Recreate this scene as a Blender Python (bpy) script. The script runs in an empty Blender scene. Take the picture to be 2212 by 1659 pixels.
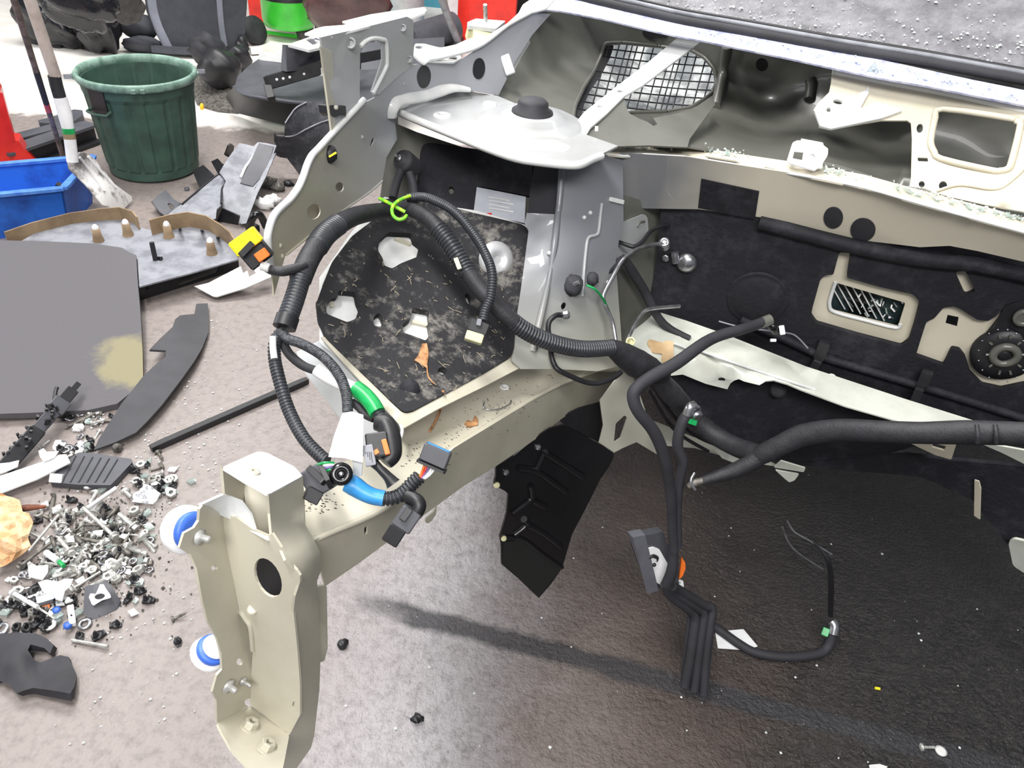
import bpy, bmesh, math, random
import numpy as np
from mathutils import Vector, Matrix
from mathutils.geometry import delaunay_2d_cdt
S = bpy.context.scene
COL = S.collection
R = math.radians
# ------------------------------------------------------------------ camera
W, H, F = 2212.0, 1659.0, 1662.0
CAM = Vector((0, 0, 1.6))
TH, RO = R(37), R(6)
fw = Vector((0, math.cos(TH), -math.sin(TH)))
r0 = Vector((1, 0, 0)); u0 = Vector((0, math.sin(TH), math.cos(TH)))
rt = r0*math.cos(RO) + u0*math.sin(RO)
up = u0*math.cos(RO) - r0*math.sin(RO)
cd = bpy.data.cameras.new('camera'); cam = bpy.data.objects.new('camera', cd); COL.objects.link(cam)
cd.sensor_fit = 'HORIZONTAL'; cd.sensor_width = 36; cd.lens = 36*F/W
cd.clip_start = .02; cd.clip_end = 100
M = Matrix((rt, up, -fw)).transposed().to_4x4(); M.translation = CAM
cam.matrix_world = M
S.camera = cam
S.view_settings.view_transform = 'Standard'; S.view_settings.look = 'None'
S.view_settings.gamma = 1; S.view_settings.use_curve_mapping = False
S.view_settings.exposure = 0.28
# ------------------------------------------------------------------ light
wd = bpy.data.worlds.new('workshop'); S.world = wd; wd.use_nodes = True
bg = wd.node_tree.nodes['Background']; bg.inputs[0].default_value = (.86, .93, 1, 1); bg.inputs[1].default_value = .2
def area(name, loc, aim, sx, sy, power, col=(1, .98, .95)):
    l = bpy.data.lights.new(name, 'AREA'); l.shape = 'RECTANGLE'; l.size = sx; l.size_y = sy
    l.energy = power; l.color = col
    o = bpy.data.objects.new(name, l); COL.objects.link(o); o.location = loc
    o.rotation_euler = (Vector(aim)-Vector(loc)).to_track_quat('-Z', 'Y').to_euler()
    return o
area('overhead_light', (-1.7, 4.7, 4.6), (-1.6, 3.6, 0), 3.4, 1.6, 270)
area('overhead_light', (-1.1, .9, 4.4), (-.9, 1.0, 0), 2.0, .5, 150)
area('overhead_light', (1.6, 4.2, 4.6), (1.4, 3.2, 0), 2.4, .6, 30)
area('overhead_light', (.0, -1.7, 3.6), (.0, 1.2, .8), 2.6, .8, 130)  # unseen front fill, added to brighten the bracket, leg and rail faces
area('left_fill_light', (-6.5, 2.5, 2.4), (-1, 1.6, .4), 3.5, 3.2, 130, (.95, .98, 1))  # unseen light added from the left to give the floor its sheen
# ------------------------------------------------------------------ helpers
def ray(x, y): return rt*((x-W/2)/F) - up*((y-H/2)/F) + fw
def P(x, y, Z): return CAM + ray(x, y)*Z
def G(x, y, h=0.0):
    d = ray(x, y); return CAM + d*((h-CAM.z)/d.z)
def px(s): return [tuple(float(c) for c in t.split(',')) for t in s.split()]
def hplane(h): return lambda x, y: G(x, y, h)
def plane3(a, b, c):
    n = (b-a).cross(c-a)
    def f(x, y):
        d = ray(x, y); return CAM + d*(n.dot(a-CAM)/n.dot(d))
    return f
def vplane(a, b): return plane3(a, b, a+Vector((0, 0, 1)))
def field(s):
    """smooth depth surface through control points x,y,Z (thin plate spline of inverse depth)"""
    c = np.array(px(s) if isinstance(s, str) else s, float)
    q = c[:, :2]/500.0; w = 1/c[:, 2]; n = len(q)
    A = np.hstack([np.ones((n, 1)), q])
    if n > 3:
        d = np.linalg.norm(q[:, None]-q[None], axis=2)
        K = np.where(d > 0, d*d*np.log(d+1e-12), 0)
        L = np.zeros((n+3, n+3)); L[:n, :n] = K + np.eye(n)*1e-5; L[:n, n:] = A; L[n:, :n] = A.T
        sol = np.linalg.solve(L, np.concatenate([w, np.zeros(3)])); wk, ak = sol[:n], sol[n:]
    else:
        wk, ak = np.zeros(n), np.linalg.lstsq(A, w, rcond=None)[0]
    def f(x, y):
        p = np.array([x, y])/500.0; d = np.linalg.norm(q-p, axis=1)
        iz = ak[0]+ak[1]*p[0]+ak[2]*p[1]+float(np.dot(wk, np.where(d > 0, d*d*np.log(d+1e-12), 0)))
        return P(x, y, 1/iz)
    return f
def gfield(s):
    """surface through floor-referenced control points x,y,height"""
    return field([(x, y, (G(x, y, h)-CAM).dot(fw)) for x, y, h in px(s)])
def ell(cx, cy, rx, ry=None, rot=0, n=20):
    ry = ry or rx; c, s = math.cos(R(rot)), math.sin(R(rot)); o = []
    for i in range(n):
        a = 2*math.pi*i/n; u, v = rx*math.cos(a), ry*math.sin(a)
        o.append((cx+u*c-v*s, cy+u*s+v*c))
    return o
def rnd(p, r, n=4):
    o = []
    for i, b in enumerate(p):
        a, c = Vector(p[i-1]), Vector(p[(i+1) % len(p)]); b = Vector(b)
        la, lc = (a-b).length, (c-b).length
        if la < 1e-6 or lc < 1e-6: continue
        k = min(r, la*.45, lc*.45); s = b+(a-b)*(k/la); e = b+(c-b)*(k/lc)
        for j in range(n+1):
            t = j/n; q = s*(1-t)**2 + b*(2*t*(1-t)) + e*t*t; o.append((q.x, q.y))
    return o
def inside(p, poly):
    x, y = p; r = False; j = len(poly)-1
    for i in range(len(poly)):
        xi, yi = poly[i]; xj, yj = poly[j]
        if (yi > y) != (yj > y) and x < (xj-xi)*(y-yi)/(yj-yi)+xi: r = not r
        j = i
    return r
class MB:
    def __init__(s): s.v = []; s.f = []; s.sm = []
    def add(s, vs, fs, smooth=True):
        o = len(s.v); s.v += [Vector(v) for v in vs]; s.f += [tuple(i+o for i in f) for f in fs]; s.sm += [smooth]*len(fs)
        return s
    # ---- an outlined plate lying on a surface, with holes and thickness
    def sheet(s, out, surf, t=.002, holes=(), step=40, r=0, wob=0):
        if isinstance(out, str): out = px(out)
        holes = [px(h) if isinstance(h, str) else h for h in holes]
        if r: out = rnd(out, r)
        def sub(l):
            o = []
            for i, a in enumerate(l):
                b = l[(i+1) % len(l)]; d = math.hypot(b[0]-a[0], b[1]-a[1]); n = max(1, int(d/step))
                o += [(a[0]+(b[0]-a[0])*k/n, a[1]+(b[1]-a[1])*k/n) for k in range(n)]
            return o
        loops = [sub(out)]+[sub(h) for h in holes]
        vs, es = [], []
        for l in loops:
            o = len(vs); vs += [Vector(q) for q in l]; es += [(o+i, o+(i+1) % len(l)) for i in range(len(l))]
        xs = [q[0] for q in out]; ys = [q[1] for q in out]
        x = min(xs)+step*.5; k = 0
        while x < max(xs):
            y = min(ys)+step*(.5 if k % 2 else .9)
            while y < max(ys):
                if inside((x, y), out) and not any(inside((x, y), h) for h in holes):
                    if min((v-Vector((x, y))).length for v in vs) > step*.35: vs.append(Vector((x, y)))
                y += step
            x += step; k += 1
        V, E, Fc = delaunay_2d_cdt(vs, es, [], 0, 1e-4)[:3]
        tri = []
        for f in Fc:
            c = ((V[f[0]].x+V[f[1]].x+V[f[2]].x)/3, (V[f[0]].y+V[f[1]].y+V[f[2]].y)/3)
            if inside(c, out) and not any(inside(c, h) for h in holes): tri.append(tuple(f))
        rg = random.Random(int(out[0][0]*7+out[0][1]*3+len(out)))
        pts = []
        for v in V:
            p = surf(v.x, v.y)
            if wob: p = p - (p-CAM).normalized()*rg.uniform(-wob, wob)
            pts.append(p)
        nr = [Vector() for _ in pts]; ok = []
        for a, b, c in tri:
            n = (pts[b]-pts[a]).cross(pts[c]-pts[a])
            if n.dot(CAM-pts[a]) < 0: a, b, c = c, b, a; n = -n
            ok.append((a, b, c))
            for i in (a, b, c): nr[i] += n
        bk = [p-(n.normalized() if n.length > 0 else Vector((0, -1, 0)))*t for p, n in zip(pts, nr)]
        s.add(pts, ok); s.add(bk, [(c, b, a) for a, b, c in ok])
        he = {}
        for f in ok:
            for i in range(3): he[(f[i], f[(i+1) % 3])] = 1
        for (a, b) in he:
            if (b, a) not in he: s.add([pts[b], pts[a], bk[a], bk[b]], [(0, 1, 2, 3)], False)
        return s
    def rings(s, rs, cap=True, smooth=True, close=False):
        n = len(rs[0]); v = [p for r_ in rs for p in r_]; f = []
        m = len(rs)
        for i in range(m if close else m-1):
            j = (i+1) % m
            for k in range(n): f.append((i*n+k, i*n+(k+1) % n, j*n+(k+1) % n, j*n+k))
        s.add(v, f, smooth)
        if cap and not close:
            s.add(rs[0], [tuple(range(n-1, -1, -1))], False); s.add(rs[-1], [tuple(range(n))], False)
        return s
    # ---- a hose along points (x,y,Z or world vectors)
    def tube(s, pts, rad, corr=0, n=10, flat=1.0, smooth=True, sub=6, depth=.8):
        q = [p if isinstance(p, Vector) else P(*p) for p in (px(pts) if isinstance(pts, str) else pts)]
        rr = rad if isinstance(rad, (list, tuple)) else [rad]*len(q)
        if smooth and len(q) > 2:
            o, ro = [], []
            for i in range(len(q)-1):
                a, b, c, d = q[max(i-1, 0)], q[i], q[i+1], q[min(i+2, len(q)-1)]
                for k in range(sub):
                    t = k/sub
                    o.append(.5*((2*b)+(c-a)*t+(2*a-5*b+4*c-d)*t*t+(3*b-a-3*c+d)*t**3)); ro.append(rr[i]*(1-t)+rr[i+1]*t)
            q, rr = o+[q[-1]], ro+[rr[-1]]
        if corr:
            L = [0]
            for i in range(1, len(q)): L.append(L[-1]+(q[i]-q[i-1]).length)
            m = max(2, int(L[-1]/corr)); o, ro = [], []; j = 0
            for i in range(m):
                for fr, k in ((.0, depth), (.16, 1), (.62, 1), (.78, depth)):
                    d = L[-1]*(i+fr)/m
                    while j < len(L)-2 and L[j+1] < d: j += 1
                    t = (d-L[j])/max(1e-9, L[j+1]-L[j]); o.append(q[j].lerp(q[j+1], t)); ro.append((rr[j]*(1-t)+rr[j+1]*t)*k)
            q, rr = o, ro
        rs = []; nv = None
        for i, p in enumerate(q):
            t = (q[min(i+1, len(q)-1)]-q[max(i-1, 0)]).normalized()
            if nv is None:
                nv = (CAM-p); nv = (nv-t*nv.dot(t)).normalized()
            else: nv = (nv-t*nv.dot(t)).normalized()
            b = t.cross(nv)
            rs.append([p+(nv*math.cos(2*math.pi*k/n)*flat+b*math.sin(2*math.pi*k/n))*rr[i] for k in range(n)])
        return s.rings(rs)
    def lathe(s, c, ax, prof, n=24, smooth=True):
        ax = ax.normalized(); e = ax.orthogonal().normalized(); g = ax.cross(e)
        return s.rings([[c+ax*h+(e*math.cos(2*math.pi*k/n)+g*math.sin(2*math.pi*k/n))*max(r_, 1e-5) for k in range(n)] for r_, h in prof], True, smooth)
    def box(s, c, a, b, d, bev=.12):
        """box with half-axes a, b, d (vectors), chamfered"""
        k = 1-bev; rs = []
        for w, m in ((-1, k), (-k, 1), (k, 1), (1, k)):
            rs.append([c+d*w+a*x*m+b*y*m for x, y in ((-1, -k), (-k, -1), (k, -1), (1, -k), (1, k), (k, 1), (-k, 1), (-1, k))])
        if a.cross(b).dot(d) < 0: rs.reverse()
        return s.rings(rs, True, False)
    def bar(s, p, q, w, h, nrm=None, bev=.12):
        """box running from p to q, w wide, h thick along nrm"""
        p, q = [v if isinstance(v, Vector) else P(*v) for v in (p, q)]
        t = q-p; n = nrm or (CAM-(p+q)/2); n = (n-t*(n.dot(t)/t.dot(t))).normalized(); b = t.normalized().cross(n)
        return s.box((p+q)/2, b*w/2, n*h/2, t/2, bev)
    def blob(s, c, a, b, d, seed=0, amp=.12, n=14, m=9):
        rg = random.Random(seed); ph = [(rg.uniform(1.5, 4), rg.uniform(0, 6), rg.uniform(1.5, 4), rg.uniform(0, 6)) for _ in range(4)]
        rs = []
        for i in range(m+1):
            v = math.pi*(i+.02)/(m+.04); ring = []
            for k in range(n):
                u = 2*math.pi*k/n; x, y, z = math.sin(v)*math.cos(u), math.sin(v)*math.sin(u), math.cos(v)
                f = 1+amp*sum(math.sin(p[0]*x*2+p[1]+p[2]*y*2)*math.cos(p[2]*z*2+p[3]) for p in ph)
                ring.append(c+(a*x+b*y+d*z)*f)
            rs.append(ring)
        return s.rings(rs)
    def build(s, name, m, parent=None, label=None, at=None):
        me = bpy.data.meshes.new(name)
        if parent is not None: o0 = ROOT[parent.name]
        else:
            xs = np.array([tuple(v) for v in s.v]); lo, hi = xs.min(0), xs.max(0)
            o0 = at or Vector(((lo[0]+hi[0])/2, (lo[1]+hi[1])/2, lo[2]))
        me.from_pydata([v-o0 for v in s.v], [], s.f); me.polygons.foreach_set('use_smooth', s.sm)
        me.materials.append(m); me.validate(); me.update()
        o = bpy.data.objects.new(name, me); COL.objects.link(o); ROOT[o.name] = o0
        if parent is not None: o.parent = parent
        else: o.location = o0
        if label: o['label'] = label
        return o
ROOT = {}
def tag(o, label, cat, group=None, kind=None):
    o['label'] = label; o['category'] = cat
    if group: o['group'] = group
    if kind: o['kind'] = kind
    return o
def thing(name, loc, label, cat, group=None):
    o = bpy.data.objects.new(name, None); COL.objects.link(o); o.empty_display_size = .05
    o.location = loc; ROOT[o.name] = Vector(loc); return tag(o, label, cat, group)
def sheet(name, out, surf, m, parent=None, label=None, **k): return MB().sheet(out, surf, **k).build(name, m, parent, label)
def tube(name, pts, rad, m, parent=None, label=None, **k): return MB().tube(pts, rad, **k).build(name, m, parent, label)
def nrm(surf, x, y):
    n = (surf(x+4, y)-surf(x, y)).cross(surf(x, y+4)-surf(x, y)).normalized()
    return n if n.dot(CAM-surf(x, y)) > 0 else -n
def near(surf, d): return lambda x, y: (lambda p: p-(p-CAM).normalized()*d)(surf(x, y))
# ------------------------------------------------------------------ materials
def lin(c): return tuple((v/255/12.92 if v/255 <= .04045 else ((v/255+.055)/1.055)**2.4) for v in c)+(1,)
class NT:
    def __init__(s, name):
        s.m = bpy.data.materials.new(name); s.m.use_nodes = True; s.t = s.m.node_tree; s.b = s.t.nodes['Principled BSDF']
        s.pos = s.n('ShaderNodeNewGeometry').outputs['Position']
    def n(s, ty, **k):
        o = s.t.nodes.new(ty)
        for a, v in k.items(): setattr(o, a, v)
        return o
    def l(s, a, b): s.t.links.new(a, b)
    def noise(s, scale, det=4, rough=.6):
        o = s.n('ShaderNodeTexNoise'); o.inputs['Scale'].default_value = scale; o.inputs['Detail'].default_value = det
        o.inputs['Roughness'].default_value = rough; s.l(s.pos, o.inputs['Vector']); return o.outputs['Fac']
    def ramp(s, fac, stops, interp='LINEAR'):
        o = s.n('ShaderNodeValToRGB'); o.color_ramp.interpolation = interp; e = o.color_ramp.elements
        while len(e) < len(stops): e.new(.5)
        for i, (p, c) in enumerate(stops): e[i].position = p; e[i].color = c if len(c) == 4 else lin(c)
        s.l(fac, o.inputs[0]); return o.outputs[0]
    def mix(s, fac, a, b):
        o = s.n('ShaderNodeMix', data_type='RGBA')
        for i, v in ((0, fac), (6, a), (7, b)):
            if isinstance(v, (tuple, float)): o.inputs[i].default_value = v
            else: s.l(v, o.inputs[i])
        return o.outputs[2]
    def math(s, op, a, b=0.0, clamp=False):
        o = s.n('ShaderNodeMath', operation=op, use_clamp=clamp)
        for i, v in ((0, a), (1, b)):
            if isinstance(v, (int, float)): o.inputs[i].default_value = v
            else: s.l(v, o.inputs[i])
        return o.outputs[0]
    def lindist(s, a, b):
        """signed ground distance of the shading point from the line a-b (left positive)"""
        d = (b-a); d.z = 0; d.normalize(); n = Vector((-d.y, d.x, 0))
        o = s.n('ShaderNodeVectorMath', operation='DOT_PRODUCT'); s.l(s.pos, o.inputs[0]); o.inputs[1].default_value = n
        return s.math('SUBTRACT', o.outputs['Value'], n.dot(a))
    def maprange(s, v, a, b):
        o = s.n('ShaderNodeMapRange'); s.l(v, o.inputs[0]); o.inputs[1].default_value = a; o.inputs[2].default_value = b
        return o.outputs[0]
    def bump(s, h, st, dist=.01):
        o = s.n('ShaderNodeBump'); o.inputs['Strength'].default_value = st; o.inputs['Distance'].default_value = dist
        s.l(h, o.inputs['Height']); s.l(o.outputs[0], s.b.inputs['Normal'])
    def fin(s, col=None, rough=.5, metal=0, spec=.5, coat=0):
        if col is not None:
            if isinstance(col, tuple): s.b.inputs['Base Color'].default_value = col
            else: s.l(col, s.b.inputs['Base Color'])
        s.b.inputs['Roughness'].default_value = rough; s.b.inputs['Metallic'].default_value = metal
        s.b.inputs['Specular IOR Level'].default_value = spec; s.b.inputs['Coat Weight'].default_value = coat
        return s.m
def mat(name, c, rough=.5, metal=0, c2=None, vs=6, lo=.4, hi=.65, bump=0, bs=80, spec=.5, coat=0):
    t = NT(name); c2 = c2 or tuple(v*.88 for v in c)
    col = t.ramp(t.noise(vs, 6), [(lo, c), (hi, c2)])
    if bump: t.bump(t.noise(bs, 3), bump)
    return t.fin(col, rough, metal, spec, coat)
paint = mat('beige_paint', (188, 183, 167), .42, 0, (176, 171, 154), 9, .45, .7, coat=.15)
cream = mat('cream_paint', (203, 196, 179), .45, 0, (194, 187, 168), 7)
gpaint = mat('grey_overspray_paint', (165, 167, 170), .38, 0, (150, 151, 150), 5, coat=.2)
dpaint = mat('dull_shaded_grey_paint', (104, 104, 98), .33, 0, (88, 88, 82), 5, coat=.2)  # darkened grey; shade of the trough and arch wall is put into it
lpaint = mat('pale_paint', (222, 222, 220), .4, 0, (200, 202, 204), 12, coat=.2)
cpaint = mat('pale_green_grey_paint', (205, 208, 200), .35, 0, (180, 182, 172), 7, coat=.2)
black = mat('black_plastic', (34, 34, 38), .45, 0, (26, 26, 29), 20)
gloss = mat('glossy_black_plastic', (22, 22, 25), .22, 0, (16, 16, 18), 8)
tape = mat('black_cloth_tape', (40, 40, 45), .6, 0, (30, 30, 34), 60, bump=.15, bs=220)
corrm = mat('grey_black_conduit', (52, 54, 60), .4, 0, (40, 42, 46), 20)
mesh_m = mat('woven_sleeve', (70, 72, 78), .4, 0, (40, 41, 46), 260, .45, .55, bump=.3, bs=400)
rubber = mat('black_rubber', (48, 48, 54), .7, 0, (38, 38, 42), 15)
greyp = mat('grey_black_plastic_trim', (78, 79, 86), .5, 0, (66, 67, 73), 8)
lgreyp = mat('worn_grey_plastic', (140, 142, 150), .5, 0, (112, 114, 122), 14, .42, .6)
discm = mat('satin_aluminium', (232, 232, 234), .38, .6, (215, 215, 218), 30)
steel = mat('bright_steel', (200, 200, 204), .28, .9, (150, 150, 155), 40)
zinc = mat('zinc_fixings', (205, 205, 202), .35, .4, (150, 148, 142), 90)
dirty = mat('dirty_metal', (120, 116, 110), .5, .4, (60, 57, 54), 60)
white = mat('white_plastic', (238, 238, 240), .5, 0, (222, 222, 224), 20)
red = mat('red_enamel', (226, 44, 30), .4, 0, (200, 34, 24), 8, coat=.3)
green = mat('green_enamel', (66, 205, 60), .35, 0, (52, 180, 48), 6, coat=.3)
binm = mat('dark_green_bin_plastic', (60, 88, 76), .55, 0, (44, 64, 57), 9, .4, .7)
binr_m = mat('worn_green_rim', (132, 160, 148), .5, 0, (92, 122, 108), 16, .4, .6)
teal = mat('teal_paint', (74, 150, 172), .5)
blue = mat('blue_plastic', (38, 104, 205), .45, 0, (24, 62, 140), 7, .5, .75)
bluet = mat('blue_tape', (60, 150, 215), .4, 0, (48, 128, 195), 30)
blued = mat('blue_rubber_ring', (60, 105, 205), .45)
greent = mat('green_tape', (22, 140, 72), .35, 0, (30, 165, 90), 40)
yellow = mat('yellow_plastic', (248, 226, 20), .45, 0, (230, 205, 10), 30)
orange = mat('orange_plastic', (245, 120, 40), .45)
creamp = mat('cream_connector', (228, 224, 180), .5)
brown = mat('brown_leather', (88, 58, 58), .35, 0, (60, 38, 40), 7, bump=.3, bs=14)
tan = mat('tan_dusty_plastic', (150, 128, 100), .7, 0, (120, 100, 78), 9)
wood = mat('worn_brown_wood', (136, 120, 112), .6, 0, (84, 70, 64), 16)
paleh = mat('pale_worn_handle', (186, 174, 168), .6, 0, (160, 146, 140), 14)
paper = mat('crumpled_brown_paper', (232, 196, 156), .8, 0, (196, 150, 104), 25, bump=.4, bs=60)
leafm = mat('dry_leaf', (188, 140, 96), .7, 0, (120, 78, 46), 60)
bagm = mat('black_bin_liner', (30, 31, 36), .18, 0, (24, 24, 28), 8, bump=.5, bs=16)
fluff = mat('dark_grey_fabric', (74, 71, 70), .9, 0, (58, 55, 54), 30, bump=.5, bs=90)
seatm = mat('dark_seat_fabric', (62, 64, 72), .8, 0, (54, 56, 63), 14, bump=.1, bs=200)
stripe = mat('pale_grey_seat_stripe', (124, 128, 140), .7)
sticker = mat('grey_sticker', (182, 186, 196), .5, 0, (170, 174, 184), 20)
rust = mat('bare_brown_sealer', (206, 178, 140), .6, 0, (180, 150, 112), 20)
board = None
def glassm():
    t = NT('broken_glass'); t.b.inputs['Transmission Weight'].default_value = .8; t.b.inputs['IOR'].default_value = 1.45
    return t.fin(lin((225, 238, 234)), .1)
glass = glassm()
def felt(name, base, dust, sc=38, lo=.5, hi=.74, rough=.85):
    t = NT(name); a = t.noise(sc, 8, .75); b = t.noise(7, 3)
    f = t.math('MULTIPLY', a, t.math('ADD', b, .5)); col = t.ramp(f, [(lo, base), (hi, dust)])
    t.bump(t.noise(90, 5), .25); return t.fin(col, rough, 0, .3)
pad_m = felt('dusty_black_felt', (40, 40, 43), (152, 148, 142), 40, .5, .82)
pad_d = felt('black_insulation', (30, 30, 36), (54, 54, 60), 24, .5, .8, .7)
board = (lambda: (lambda t: (t.bump(t.noise(220, 3), .2), t.fin(t.mix(t.maprange(t.math('SUBTRACT', t.math('ADD', t.math('MULTIPLY', t.noise(14, 5), .5), .5), t.math('MULTIPLY', (lambda v: (v[0].inputs.__getitem__(1).__setattr__('default_value', G(300, 775, .05)), t.l(t.pos, v[0].inputs[0]), v[0].outputs['Value'])[2])([t.n('ShaderNodeVectorMath', operation='DISTANCE')]), 2.6)), .33, .5), lin((95, 93, 97)), lin((134, 128, 104))), .85, 0, .3))[1])(NT('grey_felt_board')))()
def railm():
    t = NT('beige_to_grey_paint'); a, b = P(600, 520, 1.1), P(850, 250, 1.39)
    d = (b-a); L = d.length; d.normalize()
    o = t.n('ShaderNodeVectorMath', operation='DOT_PRODUCT'); t.l(t.pos, o.inputs[0]); o.inputs[1].default_value = d
    f = t.maprange(t.math('ADD', o.outputs['Value'], t.math('MULTIPLY', t.noise(6, 2), .12)), a.dot(d)+.2*L, a.dot(d)+1.1*L)
    return t.fin(t.mix(f, lin((186, 180, 160)), lin((156, 158, 164))), .4, 0, .5, .15)
rail_m = railm()
def floorm():
    t = NT('workshop_floor')
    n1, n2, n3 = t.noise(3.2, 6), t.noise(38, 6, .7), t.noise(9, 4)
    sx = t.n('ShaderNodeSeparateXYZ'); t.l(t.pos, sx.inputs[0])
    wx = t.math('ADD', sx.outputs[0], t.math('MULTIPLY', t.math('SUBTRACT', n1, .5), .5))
    oil_shade_sheen = t.ramp(t.maprange(wx, -1.6, .9), [(0, (134, 124, 120)), (.42, (134, 125, 122)), (.6, (168, 164, 167)), (.71, (118, 107, 102)), (.82, (80, 68, 62)), (.91, (42, 35, 31)), (1, (20, 17, 16))])  # oil-stained tone; under-car shade and the pale sheen band are painted in too
    col = t.mix(t.maprange(n2, .46, .72), oil_shade_sheen, t.mix(.5, oil_shade_sheen, lin((70, 62, 60))))
    # painted pale area beyond the worn edge
    e = t.math('ADD', t.lindist(G(0, 242), G(420, 272)), t.math('MULTIPLY', t.math('SUBTRACT', n3, .5), .25))
    col = t.mix(t.maprange(e, -.03, .05), col, t.mix(t.maprange(n3, .35, .7), lin((240, 236, 230)), lin((226, 219, 212))))
    # old filled joint
    j = t.math('ABSOLUTE', t.math('ADD', t.lindist(G(950, 1345), G(1900, 1590)), t.math('MULTIPLY', t.math('SUBTRACT', n3, .5), .05)))
    jm = t.math('MULTIPLY', t.maprange(j, .036, .018), t.maprange(wx, -.35, -.2))
    col = t.mix(t.math('MULTIPLY', jm, .88), col, lin((46, 46, 50)))
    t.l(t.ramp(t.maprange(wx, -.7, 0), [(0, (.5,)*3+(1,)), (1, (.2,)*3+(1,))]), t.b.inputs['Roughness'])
    h = t.math('ADD', t.math('MULTIPLY', n2, .8), t.math('ADD', t.math('MULTIPLY', t.noise(95, 4), .7), t.math('MULTIPLY', t.noise(11, 3), .5)))
    bs = t.math('MULTIPLY', t.maprange(wx, -.9, -.1), 1)
    o = t.n('ShaderNodeBump'); o.inputs['Distance'].default_value = .012
    t.l(t.math('ADD', t.math('MULTIPLY', bs, .88), .12), o.inputs['Strength']); t.l(h, o.inputs['Height']); t.l(o.outputs[0], t.b.inputs['Normal'])
    r_ = t.b.inputs['Roughness'].links[0].from_socket; t.fin(col, .5, 0, .75); t.l(r_, t.b.inputs['Roughness'])
    return t.m
DN = Vector((0, 0, -1)); UP = Vector((0, 0, 1))
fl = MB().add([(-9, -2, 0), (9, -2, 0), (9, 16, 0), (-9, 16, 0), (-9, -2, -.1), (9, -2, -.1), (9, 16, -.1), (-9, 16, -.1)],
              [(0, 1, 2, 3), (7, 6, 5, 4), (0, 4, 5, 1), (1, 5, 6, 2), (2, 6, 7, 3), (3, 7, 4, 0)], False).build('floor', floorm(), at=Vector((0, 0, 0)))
fl['kind'] = 'structure'
# ================================================================== the car body shell
body = thing('car_body_shell', P(1300, 830, 1.45).xy.to_3d(), 'stripped beige car body shell with bare engine bay and no wing or bonnet', 'car body')
def bs(name, out, surf, m, label=None, **k): return sheet(name, out, surf, m, body, label, **k)
# ---- chassis leg
LA, LB = P(690, 1120, .93), P(1300, 830, 1.45)
ld = (LB-LA); lh = Vector((-ld.y, ld.x, 0)).normalized()
LP = plane3(LA, LB, LA+lh)
leg = MB()
leg.sheet('655,1050 700,1020 770,985 866,930 945,885 1040,838 1120,797 1200,788 1330,785 1345,800 1290,800 1187,842 980,968 850,1086 714,1151 676,1168 655,1140', LP, t=.003)
c1, c2 = LP(714, 1151), LP(1187, 842)
LS = plane3(c1, c2, c1+Vector((.02, -.01, -1)))
leg.sheet('676,1168 714,1151 850,1086 980,968 1187,842 1290,800 1345,800 1352,835 1300,869 1252,884 1217,902 1159,947 1066,1011 1000,1051 772,1219 703,1266', LS, t=.003,
          holes=[rnd(px('787,1140 795,1134 794,1152 787,1158'), 3)])
leg = leg.build('chassis_leg', paint, body)
bs('leg_slot_backing', '776,1122 808,1118 806,1166 776,1172', near(LS, -.012), black, t=.002)  # black sheet added so the slot looks dark inside
MB().tube([LP(x, y)+UP*.0005 for x, y in px('676,1168 714,1151 850,1086 980,968 1187,842 1290,800')], .004, n=8).build('pressed_edge', paint, leg)
bs('lower_flange', '918,1122 935,1108 944,1092 942,1112 930,1128 922,1132', near(LS, -.004), paint, t=.002, r=4)
MB().lathe(LP(1090, 838), UP, [(.008, 0), (.008, .003), (.004, .003), (.004, .001)], 16).build('leg_plug', lpaint, leg)
for x, y in px('870,1075 1030,985 1110,1000'):
    pass
# ---- bumper bracket at the end of the leg
WEB = field('482,1111,.84 580,1160,.80 647,1250,.80 518,1321,.87 634,1321,.83 543,1454,.92 647,1481,.88 540,1525,.95 625,1586,.92')
LFL = field('482,1111,.84 518,1321,.87 543,1454,.92 540,1525,.95 434,1098,.78 387,1183,.77 425,1227,.79 449,1343,.82 480,1446,.86 469,1561,.89')
RFL = field('580,1067,.79 587,1152,.80 647,1250,.80 634,1321,.83 647,1481,.88 625,1586,.92 654,1027,.86 660,1134,.88 692,1192,.88 685,1254,.88 690,1321,.9 692,1432,.94 679,1588,.98 630,1659,.98')
BFL = field('469,1561,.89 540,1525,.95 625,1586,.92 614,1659,.86 520,1642,.86')
web = bs('bumper_bracket_web', '478,1108 510,1118 545,1143 580,1158 587,1152 607,1183 618,1209 640,1232 648,1244 648,1258 638,1288 634,1321 643,1410 648,1481 648,1544 625,1588 554,1532 540,1523 543,1454 546,1404 540,1350 520,1321 509,1276 494,1209', WEB, paint, t=.003,
   holes=[ell(579, 1248, 26, 45, -24), ell(634, 1522, 2.5, 7, 10)], step=30)
MB().lathe(WEB(545, 1317), (CAM-WEB(545, 1317)), [(.006, 0), (.006, .002), (.003, .002)], 12).build('small_boss', paint, web)
MB().tube([near(WEB, .001)(x, y) for x, y in px('520,1321 531,1338 541,1356 546,1404')], .003, n=8).build('pressed_edge', paint, web)
bs('bracket_side_flange', '482,1111 494,1209 509,1276 518,1321 540,1350 546,1404 543,1454 540,1523 518,1535 469,1561 468,1512 459,1495 469,1459 480,1446 478,1410 469,1379 449,1343 438,1299 425,1227 411,1196 388,1183 398,1152 420,1140 430,1125 432,1100 438,1092 452,1096', LFL, paint, t=.003,
   holes=[ell(463, 1227, 7, 6), ell(518, 1430, 7, 8), ell(537, 1517, 9, 8)], step=30)
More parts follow.
